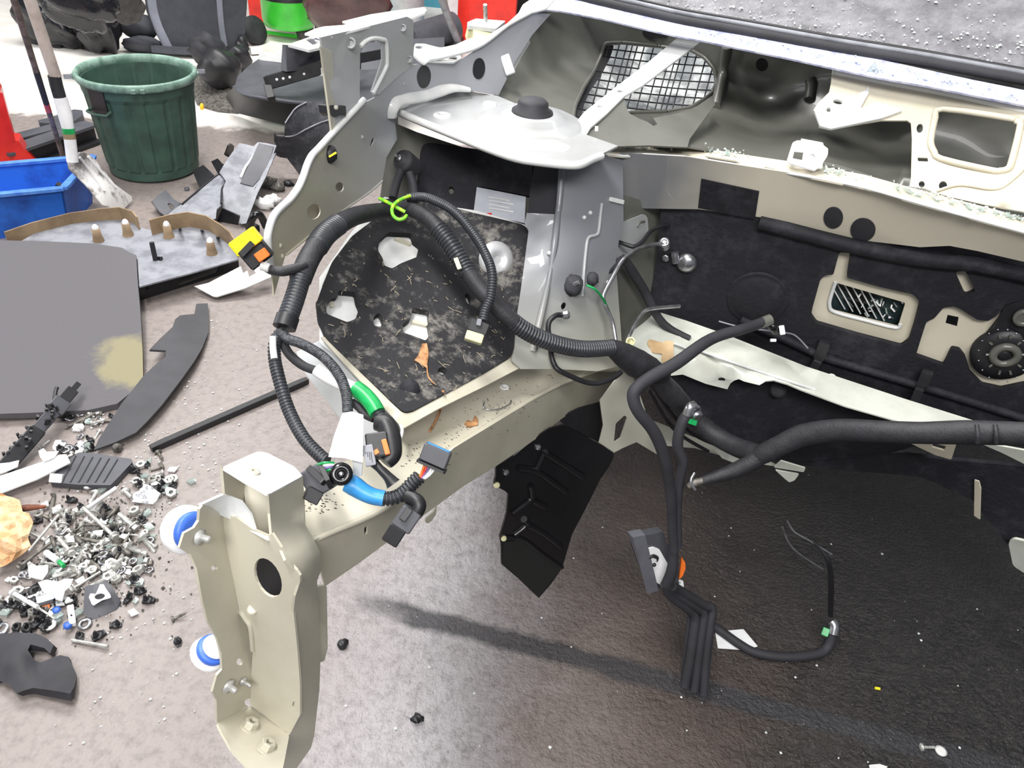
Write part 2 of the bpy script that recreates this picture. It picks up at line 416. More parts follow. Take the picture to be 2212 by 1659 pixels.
bs('bracket_top_lip', '432,1092 485,1068 520,1083 540,1110 551,1146 580,1160 578,1168 545,1150 510,1126 478,1114 452,1099 438,1100', field('432,1092,.785 485,1068,.82 478,1114,.835 540,1110,.82 580,1165,.798'), lpaint, t=.003)
bs('bracket_outer_side', '580,1067 654,1027 658,1080 660,1134 675,1160 692,1192 694,1232 685,1254 688,1321 690,1370 692,1432 690,1490 679,1588 672,1615 630,1675 610,1675 614,1600 625,1586 648,1544 648,1481 643,1410 634,1321 638,1288 648,1258 648,1241 618,1209 607,1183 587,1152', RFL, paint, t=.003, step=30)
bs('bracket_bottom_flange', '469,1561 518,1535 540,1525 554,1530 625,1588 614,1646 606,1680 565,1680 535,1659 500,1620 478,1580', BFL, paint, t=.003, r=5)
TOPF = field('480,1009,.80 558,976,.86 654,1027,.86 580,1067,.79')
bs('bracket_top_box', '480,1009 540,982 558,975 577,978 636,1008 654,1028 580,1068 548,1049 527,1038 505,1024', TOPF, lpaint, t=.003, r=6)
c = TOPF(550, 1020); MB().lathe(c, nrm(TOPF, 550, 1020), [(.006, 0), (.0055, .002), (.003, .002), (.0028, .0005)], 16).build('box_lid_boss', paint, body)
bs('bracket_box_inner_wall', '526,1022 575,1042 592,1090 592,1165 545,1150 532,1100 527,1060', field('526,1022,.865 575,1040,.87 592,1165,.87'), paint, t=.003)
bs('bracket_box_left_wall', '481,1010 530,1030 534,1085 545,1150 522,1090 493,1068 486,1068', field('481,1010,.80 486,1068,.81 530,1030,.865'), paint, t=.003)
bs('bracket_backing_flange', '684,1268 706,1265 708,1400 701,1428 688,1432', field('684,1268,.92 706,1265,.94 700,1428,.97'), paint, t=.006, r=4)
bn = (BFL(540, 1570)-BFL(500, 1580)).cross(BFL(540, 1600)-BFL(540, 1570)).normalized()
if bn.dot(CAM-BFL(540, 1570)) < 0: bn = -bn
for x, y in ((538, 1572), (574, 1618)):
    c = BFL(x, y)
    m = MB().lathe(c, bn, [(.0105, 0), (.0105, .002)], 20).lathe(c, bn, [(.0088, .002), (.0088, .0095), (.0078, .0105), (.0045, .0105), (.0045, .002)], 6, False)
    m.build('weld_nut', paint, body)
for x, y in ((430, 1160), (493, 1482), (524, 1471)):
    c = near(LFL, .001)(x, y); d = (LFL(x+6, y)-LFL(x, y)).cross(LFL(x, y+6)-LFL(x, y)).normalized()
    if d.dot(CAM-c) < 0: d = -d
    k = 1.0 if x != 524 else .6
    MB().lathe(c, d, [(.0085*k, 0), (.0085*k, .003), (.0038*k, .004), (.0036*k, .012), (.001, .013)], 14).build('stud', zinc, body)
bs('bracket_inner_closer', '545,1190 620,1190 640,1300 600,1330 545,1300', near(WEB, -.06), black, t=.003)  # black sheet added behind the web hole, standing in for interior shade
# white and blue mounting rings behind the flange
def ringset(cx, cy, Z, r, tilt, parts):
    n = nrm(LFL, 440, cy); ax = ((CAM-LFL(cx, cy)).normalized()*tilt[0]+n+up*tilt[1]).normalized(); c = LFL(cx, cy)-n*Z
    for nm, mm, prof in parts:
        MB().lathe(c, ax, [(a*r, b*r) for a, b in prof], 28).build(nm, mm, body)
RING = [(.55, -.3), (.8, -.3), (.86, 0), (.8, .2), (.55, .2)]
ringset(446, 1154, .022, .0260, (.5, .0), [('white_mount_ring', white, [(.2, -.6), (.85, -.6), (.98, -.35), (1.0, -.05), (.92, .1), (.74, .12), (.2, .12)]), ('blue_rubber_ring', blued, [(.5, .1), (.76, .1), (.80, .25), (.72, .40), (.5, .40)])])
ringset(497, 1420, .025, .0175, (.4, 1.2), [('white_mount_ring', white, [(.2, -.9), (1.1, -.9), (1.25, -.65), (1.15, -.3), (.2, -.3)]), ('blue_rubber_ring', blued, [(.4, -.32), (1.0, -.32), (1.08, -.05), (1.0, .2), (.4, .2)]), ('white_washer', white, [(.2, .3), (.85, .3), (.85, .4), (.25, .5), (.22, .7)])])
# ---- wing rail
RAIL = field('583,560,1.05 600,600,1.08 650,400,1.10 735,271,1.20 786,217,1.25 860,160,1.33 909,130,1.38 1035,97,1.50 1147,28,1.62 1075,206,1.55 850,250,1.39 825,392,1.36 750,450,1.27 616,553,1.10')
railo = '583,568 578,540 578,506 587,474 600,455 623,434 635,420 645,405 655,382 663,358 673,338 688,322 735,271 786,217 790,221 811,210 812,204 825,188 862,159 891,141 919,135 981,132 1000,126 1035,102 1093,60 1147,28 1190,30 1150,75 1115,130 1077,206 1020,197 960,195 900,206 862,226 852,255 858,300 835,340 826,392 800,415 750,450 690,495 616,553 592,640 589,600'
rail = bs('wing_rail', railo, RAIL, rail_m, t=.002, step=32,
   holes=[rnd(px('799,316 804,299 808,298 809,303 803,315'), 2), ell(734, 404, 9, 10.5), ell(678, 457, 14.5, 17, 20), ell(1152, 700, 1, 1)][:3])
bs('wing_rail_outer_panel', '600,560 600,480 640,435 700,340 790,240 870,180 1000,140 1100,90 1140,60 1080,190 860,220 830,350 740,440 640,520', near(RAIL, -.045), rail_m, t=.002, step=60)
edge = px('587,590 582,560 579,530 579,506 588,474 601,454 624,433 636,418 646,403 656,380 664,356 674,336 689,320 736,269 786,216')
MB().tube([near(RAIL, -.004)(*p) for p in edge], .0055, n=8, sub=4).build('rail_flange_edge', lpaint, rail)
MB().tube([near(RAIL, .0005)(x, y) for x, y in px('618,551 690,493 751,448 800,414 826,391')], .002, n=6).build('rail_crease', rail_m, rail)
RE = field('894,119,1.38 997,125,1.47 1058,81,1.53 1152,25,1.62 899,92,1.42 950,103,1.47 1048,78,1.57 1145,0,1.66')
bs('rail_top_flange', '896,94 917,94 935,99 952,103 985,96 1013,83 1048,80 1096,50 1120,28 1129,10 1150,-4 1200,-4 1181,18 1152,26 1098,54 1058,83 1030,101 992,118 998,125 981,134 925,132 919,139 906,131 894,120', RE, lpaint, t=.003, holes=[ell(979, 126, 10, 4, -10), ell(905, 102, 8, 3)], r=4)
MB().tube([near(RAIL, .006)(x, y) for x, y in px('925,131 985,117 1030,103 1060,84 1098,54 1148,27')], .004, n=6, sub=3).build('rail_flange_edge', lpaint, rail)
for x, y, a, b in ((916, 166, 15, 25), (1035, 148, 13, 23)):
    bs('black_hole_plug', ell(x, y, a, b, 4), near(RAIL, .002), black, t=.003)
for x, y in ((726, 232), (760, 250), (781, 296), (690, 520), (604, 530), (608, 553), (871, 180), (838, 246)):
    c = RAIL(x, y); MB().lathe(c, (CAM-c), [(.0035, 0), (.003, .0006), (.001, .001)], 10).build('spot_weld', rail_m, rail)
c = RAIL(712, 333); clip = MB().blob(c, rt*.012, up*.014, -fw*.012, 3, .03).build('rail_clip', black, body)
MB().bar(c-fw*.013+rt*.002-up*.008, c-fw*.012+rt*.013-up*.001, .003, .002).build('yellow_tab', yellow, clip)
# white block with a stud behind the rail
wb = bs('stud_block', '1011,47 1040,42 1090,46 1080,62 1060,80 1024,84 1022,62 1013,58', field('1011,47,1.66 1090,46,1.70 1024,84,1.63'), creamp, t=.03, r=3)
bs('stud_block_lid', '1009,48 1028,40 1092,45 1072,62 1012,55', field('1009,48,1.655 1092,45,1.70 1040,62,1.64'), lpaint, t=.008, r=2)
MB().tube([P(1049, 46, 1.66), P(1048, 10, 1.63)], .0045, n=8, smooth=False).build('threaded_stud', zinc, wb)
# ---- upright lamp bracket on the rail
UB = field('717,285,1.19 700,100,1.12 777,212,1.24 893,140,1.36 893,45,1.30 780,61,1.18')
ub = bs('lamp_bracket', '693,81 722,74 780,61 879,36 893,44 893,140 866,160 845,178 818,204 803,199 823,140 826,128 825,92 812,89 798,91 786,100 778,115 777,212 768,232 718,287 708,216 695,101', UB, gpaint, t=.003, step=30)
bs('bracket_front_leg', '693,101 717,112 722,190 728,218 722,284 717,286 708,216', field('693,101,1.09 708,216,1.15 717,286,1.18 722,190,1.18 717,112,1.12'), paint, t=.003)
bs('bracket_top_flange', '658,72 680,62 700,57 740,54 756,50 739,46 800,31 852,23 880,20 916,15 922,22 917,28 894,37 879,36 780,61 724,76 716,80 714,74 694,82 680,76', field('658,72,1.12 694,82,1.11 780,61,1.175 893,40,1.295 916,15,1.33 740,48,1.22'), lpaint, t=.003)
MB().tube([near(UB, .003)(x, y) for x, y in px('806,202 832,150 836,132 834,92 826,85 806,83 790,89 779,100')], .0035, n=8).build('pressed_window_rim', lpaint, ub)
for x, y, r_ in ((757, 93, .0085), (870, 60, .006), (884, 128, .006)):
    c = UB(x, y); MB().lathe(c, CAM-c, [(r_, 0), (r_, .004), (r_*.6, .004), (r_*.6, .001)], 16).build('bracket_nut', gpaint, ub)
c = near(UB, .004)(722, 237)
bs('black_clip', '712,228 722,227 729,231 747,228 748,250 734,249 722,254 714,246', near(UB, .012), black, t=.02, r=3)
# ---- strut tower
ST = hplane(1.13)
st = bs('strut_tower_top', '858,236 868,222 900,214 960,197 1020,198 1075,207 1110,222 1160,238 1215,266 1250,285 1335,315 1303,331 1290,334 1277,340 1255,351 1230,351 1187,347 1115,336 1042,311 970,282 916,260', ST, gpaint, t=.004)
MB().tube([ST(x, y)-UP*.004 for x, y in px('862,238 916,261 970,283 1042,312 1115,337 1187,348 1235,352 1257,350 1279,340 1300,332')], .007, n=8, sub=4).build('rolled_edge', lpaint, st)
c = ST(1148, 262)
MB().lathe(c, UP, [(.098, 0), (.085, .006), (.062, .008), (.056, .016), (.03, .017), (0, .017)], 40).build('strut_dome', gpaint, st)
MB().lathe(c+UP*.016, UP, [(.039, 0), (.038, .004), (.030, .006), (.028, .019), (.023, .024), (0, .025)], 28).build('strut_cap', rubber, st)
for x, y, k in ((955, 250, .017), (1058, 226, .014)):
    MB().lathe(ST(x, y), UP, [(k, 0), (k*.9, .004), (k*.3, .004), (k*.25, .001)], 20).build('top_mount_boss', lpaint, st)
MB().tube([near(RAIL, .006)(x, y) for x, y in px('843,252 844,236 852,222 872,214 915,207 950,196 980,190 1015,194')], [.012, .014, .014, .012, .012, .012, .009, .005], n=10, flat=.6).build('strut_stiffener', lpaint, st)
c = ST(1170, 305)
bs('strut_wear_ring', '1080,285 1110,268 1190,300 1235,316 1225,328 1150,322', near(ST, .002), lpaint, t=.003, r=8)
# ---- wall below the strut top
UW = field('845,265,1.44 826,392,1.43 820,440,1.43 880,300,1.48 1150,345,1.47 1216,362,1.40 1130,490,1.44 900,430,1.47')
bs('inner_arch_wall', '845,262 900,285 1000,318 1150,350 1218,362 1200,480 1130,500 1000,470 880,440 820,440 826,392', near(UW, -.012), dpaint, t=.003)  # shadow beside the mount is painted in by the darker grey
bs('upper_insulation_pad', '914,311 930,308 1030,322 1151,348 1147,424 1040,403 1030,404 1023,459 960,445 901,424 905,385', UW, pad_d, t=.02, r=8, holes=[ell(975, 411, 6, 8)])
st2 = bs('grey_label', '1030,404 1136,425 1133,482 1023,458', near(UW, .001), sticker, t=.001)
MB().add([near(UW, .0025)(x, y) for x, y in px('1050,460 1062,460 1062,466 1050,466')], [(0, 1, 2, 3)]).build('red_print', red, st2)
for k, yy in enumerate((424, 432, 440, 448)):
    MB().add([near(UW, .0025)(x, y) for x, y in ((1056, yy), (1100+(k % 2)*9, yy+8), (1100+(k % 2)*9, yy+11), (1056, yy+3))], [(0, 1, 2, 3)]).build('faint_print_line', lpaint, st2)
bs('foam_block', '1155,350 1216,360 1206,463 1140,459 1145,410', field('1155,350,1.42 1216,360,1.38 1140,459,1.42'), rubber, t=.03)
# arch pad
PAD = field('690,640,1.2 690,720,1.19 880,890,1.10 1115,770,1.30 1140,490,1.42 830,440,1.38 950,470,1.42')
pado = rnd(px('827,430 901,426 1021,459 1128,484 1142,496 1130,590 1118,674 1111,750 1102,772 1042,808 890,888 872,890 847,868 702,728 688,696 684,652 702,605 717,566 760,510 805,476'), 8)
cut = [rnd(px(s), 5) for s in ('840,501 890,504 894,519 907,528 901,555 865,569 847,580 829,573 827,558 816,540 820,519', '731,627 769,631 771,653 777,663 768,689 750,696 706,678 704,663 717,645 730,642',
       '891,665 927,671 927,703 930,718 920,736 901,728 871,718 869,700 887,689', '806,684 820,675 827,690 824,706 808,704', '1005,634 1013,634 1018,650 1012,658 1005,648')]
bs('arch_liner_pad', pado, PAD, pad_m, 'dust covered black felt pad with cut-outs', t=.012, holes=cut+[ell(956, 801, 10, 8)], step=36)
bs('arch_panel', '690,600 760,500 830,425 1030,455 1150,490 1125,760 1100,780 885,895 690,740', near(PAD, -.02), lpaint, t=.002, step=60)
for s in ('850,515 862,512 890,524 886,529', '712,650 720,648 722,662 714,664', '890,690 926,698 922,704 888,696'):
    bs('pressed_tab', s, near(PAD, -.012), paint, t=.006, r=2)
c = PAD(885, 840); MB().lathe(c, (CAM-c)+UP*.2, [(.015, 0), (.014, .003), (.004, .004)], 20).build('pad_fastener', pad_d, body)
c = PAD(1072, 562)+(CAM-PAD(1072, 562)).normalized()*.004
MB().lathe(c, (CAM-c).normalized()+rt*.45+up*.05, [(.034, 0), (.033, .004), (.026, .010), (.014, .011), (.007, .006), (.0065, .006)], 32).build('silver_disc', discm, body)
# flanges around the pad
bs('arch_lower_flange', '693,728 704,728 848,868 873,891 891,890 1043,809 1103,773 1112,752 1122,765 1122,795 1045,835 945,884 872,925 860,914', near(PAD, -.004), paint, t=.003)
bs('arch_outer_wall', '640,760 700,730 862,914 872,930 800,975 770,985 735,905 655,800', field('640,760,1.24 700,730,1.22 862,914,1.12 872,930,1.12 770,985,1.06 655,800,1.2'), gpaint, t=.003)
MB().tube([near(PAD, .002)(x, y) for x, y in px('865,917 869,930 866,945')], .0025, n=6).build('pressed_edge', lpaint, body)
# ---- inner side of the strut tower
SW = field('1216,362,1.36 1345,335,1.47 1340,760,1.48 1200,795,1.33 1105,775,1.28 1142,497,1.38 1118,674,1.32 1200,560,1.33 1250,600,1.36')
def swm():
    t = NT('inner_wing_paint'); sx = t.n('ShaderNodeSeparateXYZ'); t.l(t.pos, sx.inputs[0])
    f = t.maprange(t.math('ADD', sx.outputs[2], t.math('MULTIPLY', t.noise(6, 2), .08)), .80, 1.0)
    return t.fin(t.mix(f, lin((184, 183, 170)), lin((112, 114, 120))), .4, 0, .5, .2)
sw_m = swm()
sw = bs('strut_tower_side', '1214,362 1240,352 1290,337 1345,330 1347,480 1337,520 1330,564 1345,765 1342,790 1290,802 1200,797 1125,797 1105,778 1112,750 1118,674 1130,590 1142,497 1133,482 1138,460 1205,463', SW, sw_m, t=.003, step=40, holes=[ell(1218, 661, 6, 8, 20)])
MB().tube([near(SW, .001)(x, y) for x, y in px('1300,440 1297,465 1293,500 1287,508 1272,513 1267,530 1262,580 1258,640')], .003, n=8).build('pressed_edge', gpaint, sw)
MB().tube([near(SW, .0)(x, y) for x, y in px('1214,364 1208,440 1204,470 1196,540 1178,640 1150,760')], .006, n=8).build('folded_edge', sw_m, sw)
for x, y in ((1186, 547), (1275, 460), (1313, 610), (1262, 470)):
    c = SW(x, y); MB().lathe(c, CAM-c, [(.004, 0), (.003, .003), (.001, .004)], 10).build('wing_rivet', lpaint, sw)
MB().bar(near(SW, .004)(1318, 430), near(SW, .004)(1346, 437), .008, .006).build('pressed_tab', lpaint, sw)
BW = field('1335,500,1.48 1425,450,1.58 1402,650,1.62 1345,770,1.50')
bs('bulkhead_side_wall', '1325,440 1345,420 1425,445 1430,480 1418,560 1402,650 1420,676 1370,712 1345,775 1325,764 1320,564', near(BW, -.004), dpaint, t=.003, step=40)
bs('bulkhead_side_plate', '1329,564 1336,494 1345,480 1392,462 1399,470 1401,500 1392,520 1360,545', near(BW, .006), gpaint, t=.003, r=5)
MB().tube([near(BW, .006)(x, y) for x, y in px('1376,490 1382,480 1392,478')], .003, n=6).build('pressed_edge', dpaint, body)
# black grommets with bolts on the strut side
for x, y, r_ in ((1238, 616, .018), (1279, 602, .012)):
    c = near(SW, .006)(x, y)
    g = MB().blob(c, rt*r_, up*r_*1.05, -fw*r_*.6, int(x), .06).build('rubber_grommet', rubber, body)
    if r_ > .015: MB().tube([c-fw*.008, c-fw*.016+rt*.008+up*.003], .004, n=8, smooth=False).build('grommet_bolt', steel, g)
# rubber mount below the strut top
c = P(872, 348, 1.41); ax = (-fw*.85-rt*.45+up*.15).normalized()
rm = MB().lathe(c, ax, [(.019, -.03), (.021, 0), (.019, .006), (.012, .007), (.011, .012), (.006, .012)], 24).build('rubber_mount', rubber, body)
MB().lathe(c+ax*.012, ax, [(.006, 0), (.006, .004), (.003, .005), (.003, .014)], 8, False).build('mount_bolt', steel, rm)
for s in ('866,368,1.41 856,395,1.40 848,428,1.39', '884,372,1.41 892,398,1.41 896,432,1.40'):
    MB().tube(s, .008, n=8).build('mount_leg', rubber, rm)
# ---- scuttle panel, cowl lip and trough
CL = field('1345,335,1.46 1750,380,1.365 2212,500,1.25 1369,450,1.54 1640,468,1.47 1904,523,1.42 2212,566,1.31')
def clm():
    t = NT('scuttle_paint'); sx = t.n('ShaderNodeSeparateXYZ'); t.l(t.pos, sx.inputs[0])
    f = t.maprange(t.math('ADD', sx.outputs[0], t.math('MULTIPLY', t.noise(9, 2), .1)), .30, .46)
    return t.fin(t.mix(f, lin((118, 119, 122)), lin((206, 199, 182))), .42, 0, .5, .15)
cl = bs('scuttle_panel', '1340,330 1480,338 1600,357 1750,380 1870,404 2000,440 2240,508 2240,572 2110,542 2051,531 1987,534 1904,524 1836,517 1640,469 1508,452 1369,450 1340,440', CL, clm(), t=.003, step=45)
bs('tape_patch', '1515,387 1640,414 1631,474 1590,466 1508,449', near(CL, .003), pad_d, t=.002)
for x, y, a, b in ((1800, 471, 21, 23), (1864, 497, 27, 25)):
    bs('scuttle_plug', ell(x, y, a, b), near(CL, .003), rubber, t=.004)
LIP = field('1300,332,1.43 1345,337,1.455 1750,382,1.36 2212,502,1.245 1345,318,1.49 1750,357,1.40 2212,470,1.285')
slots = [rnd(px(s), 2) for s in ('1368,322 1436,326 1446,331 1390,329 1368,326', '1520,336 1590,347 1600,354 1530,343', '1652,360 1745,380 1760,387 1700,378 1650,364', '1822,396 1945,425 1950,430 1820,401', '2040,452 2110,470 2112,474 2038,457')]
lip = bs('cowl_lip', '1300,333 1345,316 1400,310 1480,314 1600,333 1750,355 1870,378 2000,414 2240,476 2240,510 2000,444 1870,407 1750,383 1600,359 1480,341 1345,338', LIP, cream, t=.003, holes=slots, step=40)
MB().tube([near(LIP, .0)(x, y) for x, y in px('1310,333 1345,337 1480,340 1600,358 1750,382 1870,406 2000,443 2240,509')], .003, n=6, sub=3).build('lip_edge', lpaint, lip)
TR = field('1165,40,1.72 1075,206,1.56 1215,268,1.50 1335,312,1.50 1480,316,1.46 1750,357,1.42 2000,416,1.36 2212,470,1.30 1300,60,1.85 1600,100,1.78 1900,170,1.65 2212,240,1.55 1200,150,1.75 1450,220,1.85 1650,250,1.82 1900,300,1.68 2150,380,1.5')
hole = rnd(px('1305,94 1344,92 1423,100 1493,108 1523,125 1543,150 1548,178 1538,202 1493,232 1439,242 1360,244 1335,252 1300,268 1236,263 1241,230 1260,190 1284,152 1298,119'), 8)
tr = bs('cowl_trough', '1150,22 1200,20 1250,24 1400,42 1600,78 1800,118 2000,160 2240,215 2240,476 2000,416 1870,380 1750,357 1600,335 1480,316 1400,312 1335,317 1240,290 1215,268 1110,222 1075,206 1115,130 1150,75', near(TR, -.01), dpaint, t=.003, holes=[hole], step=45)
MB().tube([near(TR, -.006)(x, y) for x, y in hole[::2]+hole[:1]], .005, n=6, sub=3).build('intake_rim', dpaint, tr)
GR = near(TR, -.03)
bs('intake_surround', '1298,92 1320,90 1326,100 1318,125 1300,160 1275,195 1262,225 1252,266 1232,266 1238,228 1256,190 1281,150 1295,118', GR, black, t=.004)
gm = MB()
for k in range(17):
    x0 = 1318+k*16.5; pts = [(x0-(y-90)*.28+6*math.sin(k), y) for y in range(86, 270, 30)]
    gm.tube([GR(*p) for p in pts], .0018, n=5, sub=2)
for k in range(11):
    y0 = 88+k*17.5; pts = [(x, y0+(x-1300)*.1-((x-1400)/120)**2*3) for x in range(1236, 1570, 40)]
    gm.tube([GR(*p) for p in pts], .0018, n=5, sub=2)
gm.build('intake_mesh', black, body)
bs('blower_housing', '1225,80 1580,85 1580,280 1225,290', near(TR, -.13), mat('pale_lit_interior', (244, 246, 246), .5, 0, (140, 146, 150), 13, .42, .58), t=.01, step=80)  # added sheet; brightness of the lit interior behind the mesh painted pale
for x, y in ((1646, 141),): bs('black_hole_plug', ell(x, y, 13, 13), near(TR, -.006), black, t=.003)
bs('black_hole_plug', '1388,66 1420,64 1445,70 1440,82 1405,84 1390,76', near(TR, -.004), black, t=.003, r=5)
MB().tube([near(TR, -.004)(x, y) for x, y in px('1750,170 1752,185 1748,215')], .012, n=8).build('trough_rib', dpaint, tr)
MB().tube([near(TR, -.004)(x, y) for x, y in px('1570,100 1562,160 1545,230')], .012, n=8).build('trough_rib', dpaint, tr)
MB().tube([near(TR, -.006)(x, y) for x, y in px('1630,355 1700,352 1790,358 1880,385')], .006, n=8).build('trough_rib', dpaint, tr)
# bracket inside the trough by the strut
sb = bs('cowl_side_bracket', '1085,116 1100,108 1120,88 1142,84 1146,92 1128,120 1106,162 1098,166 1068,160 1066,178 1070,200 1064,190 1066,150', field('1085,116,1.58 1142,84,1.66 1106,162,1.58 1066,190,1.56'), gpaint, t=.004, r=3, holes=[ell(1097, 135, 4, 8, 15)])
MB().bar(P(1090, 120, 1.555), P(1104, 162, 1.56), .02, .012).build('bracket_fold', gpaint, sb)
# diagonal brace
BR = field('1490,82,1.68 1350,205,1.53 1245,300,1.385 1234,290,1.40 1400,140,1.60')
br = bs('cowl_brace', '1466,79 1518,87 1440,145 1387,185 1349,207 1311,245 1276,275 1264,295 1258,312 1248,312 1235,296 1244,264 1263,241 1331,187 1398,136', BR, lpaint, t=.004, holes=[rnd(px('1333,196 1338,194 1346,197 1343,200 1334,199'), 1), rnd(px('1290,229 1295,227 1303,230 1300,233 1291,232'), 1)], step=25)
bs('brace_side', '1250,312 1263,297 1276,276 1311,245 1349,207 1350,225 1360,245 1380,256 1398,263 1412,272 1420,268 1411,255 1439,250 1493,238 1540,205 1545,225 1490,300 1485,318 1400,314 1335,316', field('1250,312,1.39 1350,208,1.54 1480,310,1.46 1540,210,1.66 1400,314,1.45'), dpaint, t=.003, step=30)
MB().bar(P(1285, 278, 1.40), P(1292, 278, 1.40), .009, .004).build('small_window_tab', lpaint, br)
ub_d = mat('black_sealer', (30, 30, 33), .6)
# ---- windscreen base
WF = plane3(P(1145, 20, 1.70), P(2212, 222, 1.36), P(1145, 20, 1.70)+Vector((0, .8, .35)))
wf = bs('windscreen_flange', '1145,27 1143,10 1160,-8 1290,-12 1320,8 1400,28 1500,52 1600,70 1700,88 1800,108 1900,128 2000,150 2100,172 2240,200 2240,233 2100,205 2000,185 1900,168 1800,147 1700,125 1600,105 1530,90 1470,79 1400,64 1300,40 1210,23 1181,21', WF, mat('bluish_white_bonding_flange', (214, 216, 236), .35, 0, (160, 164, 200), 60, .4, .62), t=.004, step=45)
0 and bs('scuttle_closing_panel', '1225,-30 1290,-4 1400,34 1500,58 1600,76 1700,94 1800,114 2000,156 2240,206 2240,170 2000,124 1800,84 1600,44 1425,16 1300,-20 1230,-50', field('1300,2,1.74 1700,92,1.565 2212,199,1.385 1300,-22,1.99 1700,66,1.71 2212,170,1.53'), ub_d, t=.004, step=60)
def rel(p, dy, h): return [WF(x, y+dy)+UP*h for x, y in p]
sl = px('1240,-6 1300,9 1400,32 1480,50 1600,71 1800,107 2000,140 2240,184')
MB().tube(rel(sl, 0, .004), .009, n=10, sub=3).build('windscreen_seal', rubber, body)
MB().tube(rel(sl, -13, .006), .005, n=8, sub=3).build('windscreen_seal_lip', lgreyp, body)
DA = plane3(WF(1240, -30)-UP*.02, WF(2240, 168)-UP*.02, WF(1240, -30)+Vector((0, 1, .42)))
bs('dashboard_top', '1225,-40 2250,-40 2250,184 2000,138 1800,98 1600,60 1425,32 1330,8', DA, felt('dusty_dashboard', (92, 91, 95), (146, 145, 150), 11, .36, .7, .5), t=.03, step=90)
MB().tube(rel(sl, -23, .004), .004, n=6, sub=3).build('dashboard_edge', black, body)
# ---- cream reinforcement on the right
RB = field('1798,151,1.52 2212,230,1.38 1765,260,1.47 1962,410,1.40 2212,450,1.27 1968,266,1.44 2100,320,1.38')
win = rnd(px('2025,232 2189,257 2207,271 2181,366 2153,371 2032,346 2010,318 2012,290'), 22)
rb = bs('cowl_reinforcement', '1798,151 1900,170 2015,190 2130,213 2240,237 2240,462 2126,442 2050,425 2009,412 1963,411 1968,382 1970,300 1968,266 1960,260 1904,260 1794,279 1770,275 1769,263 1774,252 1757,238 1766,224 1791,199 1795,180', RB, cream, t=.003, step=36,
   holes=[win, ell(1987, 277, 7, 10, 10), rnd(px('1982,340 2004,341 2005,349 1983,348'), 2), ell(1991, 398, 6.5, 7), ell(2037, 401, 9, 10), ell(1810, 220, 11, 5, 10), ell(1790, 237, 5, 5)])
MB().tube([near(RB, .002)(x, y) for x, y in win[::3]+win[:1]], .006, n=8, sub=3).build('window_rim', cream, rb)
MB().tube([near(RB, .002)(x, y) for x, y in px('1799,156 1900,176 2015,197 2130,221 2240,244')], .006, n=8, sub=3).build('top_rolled_edge', lpaint, rb)
bs('reinforcement_ledge', '1793,197 1840,210 1872,193 1876,184 1877,200 1858,234 1892,220 1950,238 1905,255 1795,278 1772,272 1759,238', near(RB, .008), lpaint, t=.005, r=3, holes=[ell(1810, 220, 11, 5, 10), ell(1790, 237, 5, 5)])
MB().tube([near(RB, .002)(x, y) for x, y in px('2005,420 2070,400 2150,408 2190,385 2215,360')], .003, n=6).build('pressed_edge', cream, rb)
WBK = field('1716,304,1.41 1789,321,1.39 1760,367,1.355')
wk = bs('latch_plate', '1712,308 1722,303 1731,304 1730,299 1778,308 1779,314 1789,321 1788,335 1777,352 1777,362 1768,361 1760,367 1705,352 1700,346', WBK, white, t=.003, r=3, holes=[px('1716,325 1736,327 1733,346 1712,342')])
c = WBK(1753, 340); MB().lathe(c, CAM-c, [(.011, 0), (.011, .003), (.0055, .003), (.005, -.003)], 20).build('captive_nut', lpaint, wk)
# ---- bulkhead
BK = field('1420,480,1.56 2212,560,1.36 1800,800,1.63 1420,660,1.66 1800,520,1.45 2212,930,1.56')
cuts = [rnd(px(s), r_) for s, r_ in (('1813,545 1837,547 1829,600 1900,620 1972,636 1986,650 1985,662 1975,700 1963,737 1946,749 1850,724 1764,699 1752,682 1755,665 1772,604 1784,594 1800,594', 5),
   ('2062,588 2085,585 2108,630 2085,639', 6),
   ('2038,665 2059,662 2073,667 2111,691 2134,694 2151,684 2171,662 2160,690 2134,722 2111,750 2108,775 2122,798 2151,812 2186,815 2240,795 2240,828 2212,831 2163,841 2122,832 2096,806 2085,772 2073,757 2056,754 2047,772 2038,790 1978,769 1990,730 2001,696 2018,688', 4))]
bs('bulkhead_insulation', '1428,448 1454,447 1508,450 1640,468 1836,517 1904,524 1987,534 2051,531 2110,541 2240,570 2240,962 2115,914 1950,864 1740,795 1582,732 1481,696 1416,674 1402,650 1418,560', BK, pad_d, 'black sound insulation on the bulkhead', t=.012, holes=cuts, step=45)
bs('bulkhead_panel', '1720,530 2240,540 2240,870 2100,850 1950,800 1730,730', near(BK, -.016), cream, t=.003, step=80,
   holes=[rnd(px('1807,611 1956,654 1940,705 1800,670 1793,659'), 5), px('2047,680 2071,685 2067,706 2042,699')])
MB().tube([near(BK, -.013)(x, y) for x, y in px('1805,609 1795,640 1792,660 1803,674 1870,692 1935,708 1945,700')], .004, n=6, sub=3).build('opening_rim', lpaint, body)
lg = bs('lamp_glass_behind_bulkhead', '1780,590 1980,640 1960,730 1775,690', near(BK, -.05), mat('dark_green_glass', (44, 58, 60), .12, 0, (16, 20, 22), 18, .45, .55), t=.004)
for k in range(9):
    a, b = near(BK, -.045)(1790+k*17, 606+k*4), near(BK, -.045)(1825+k*17, 668+k*5)
    if k < 6: MB().tube([a, b], .0016, n=5, smooth=False).build('glass_line', lpaint, lg)
rg = random.Random(5)
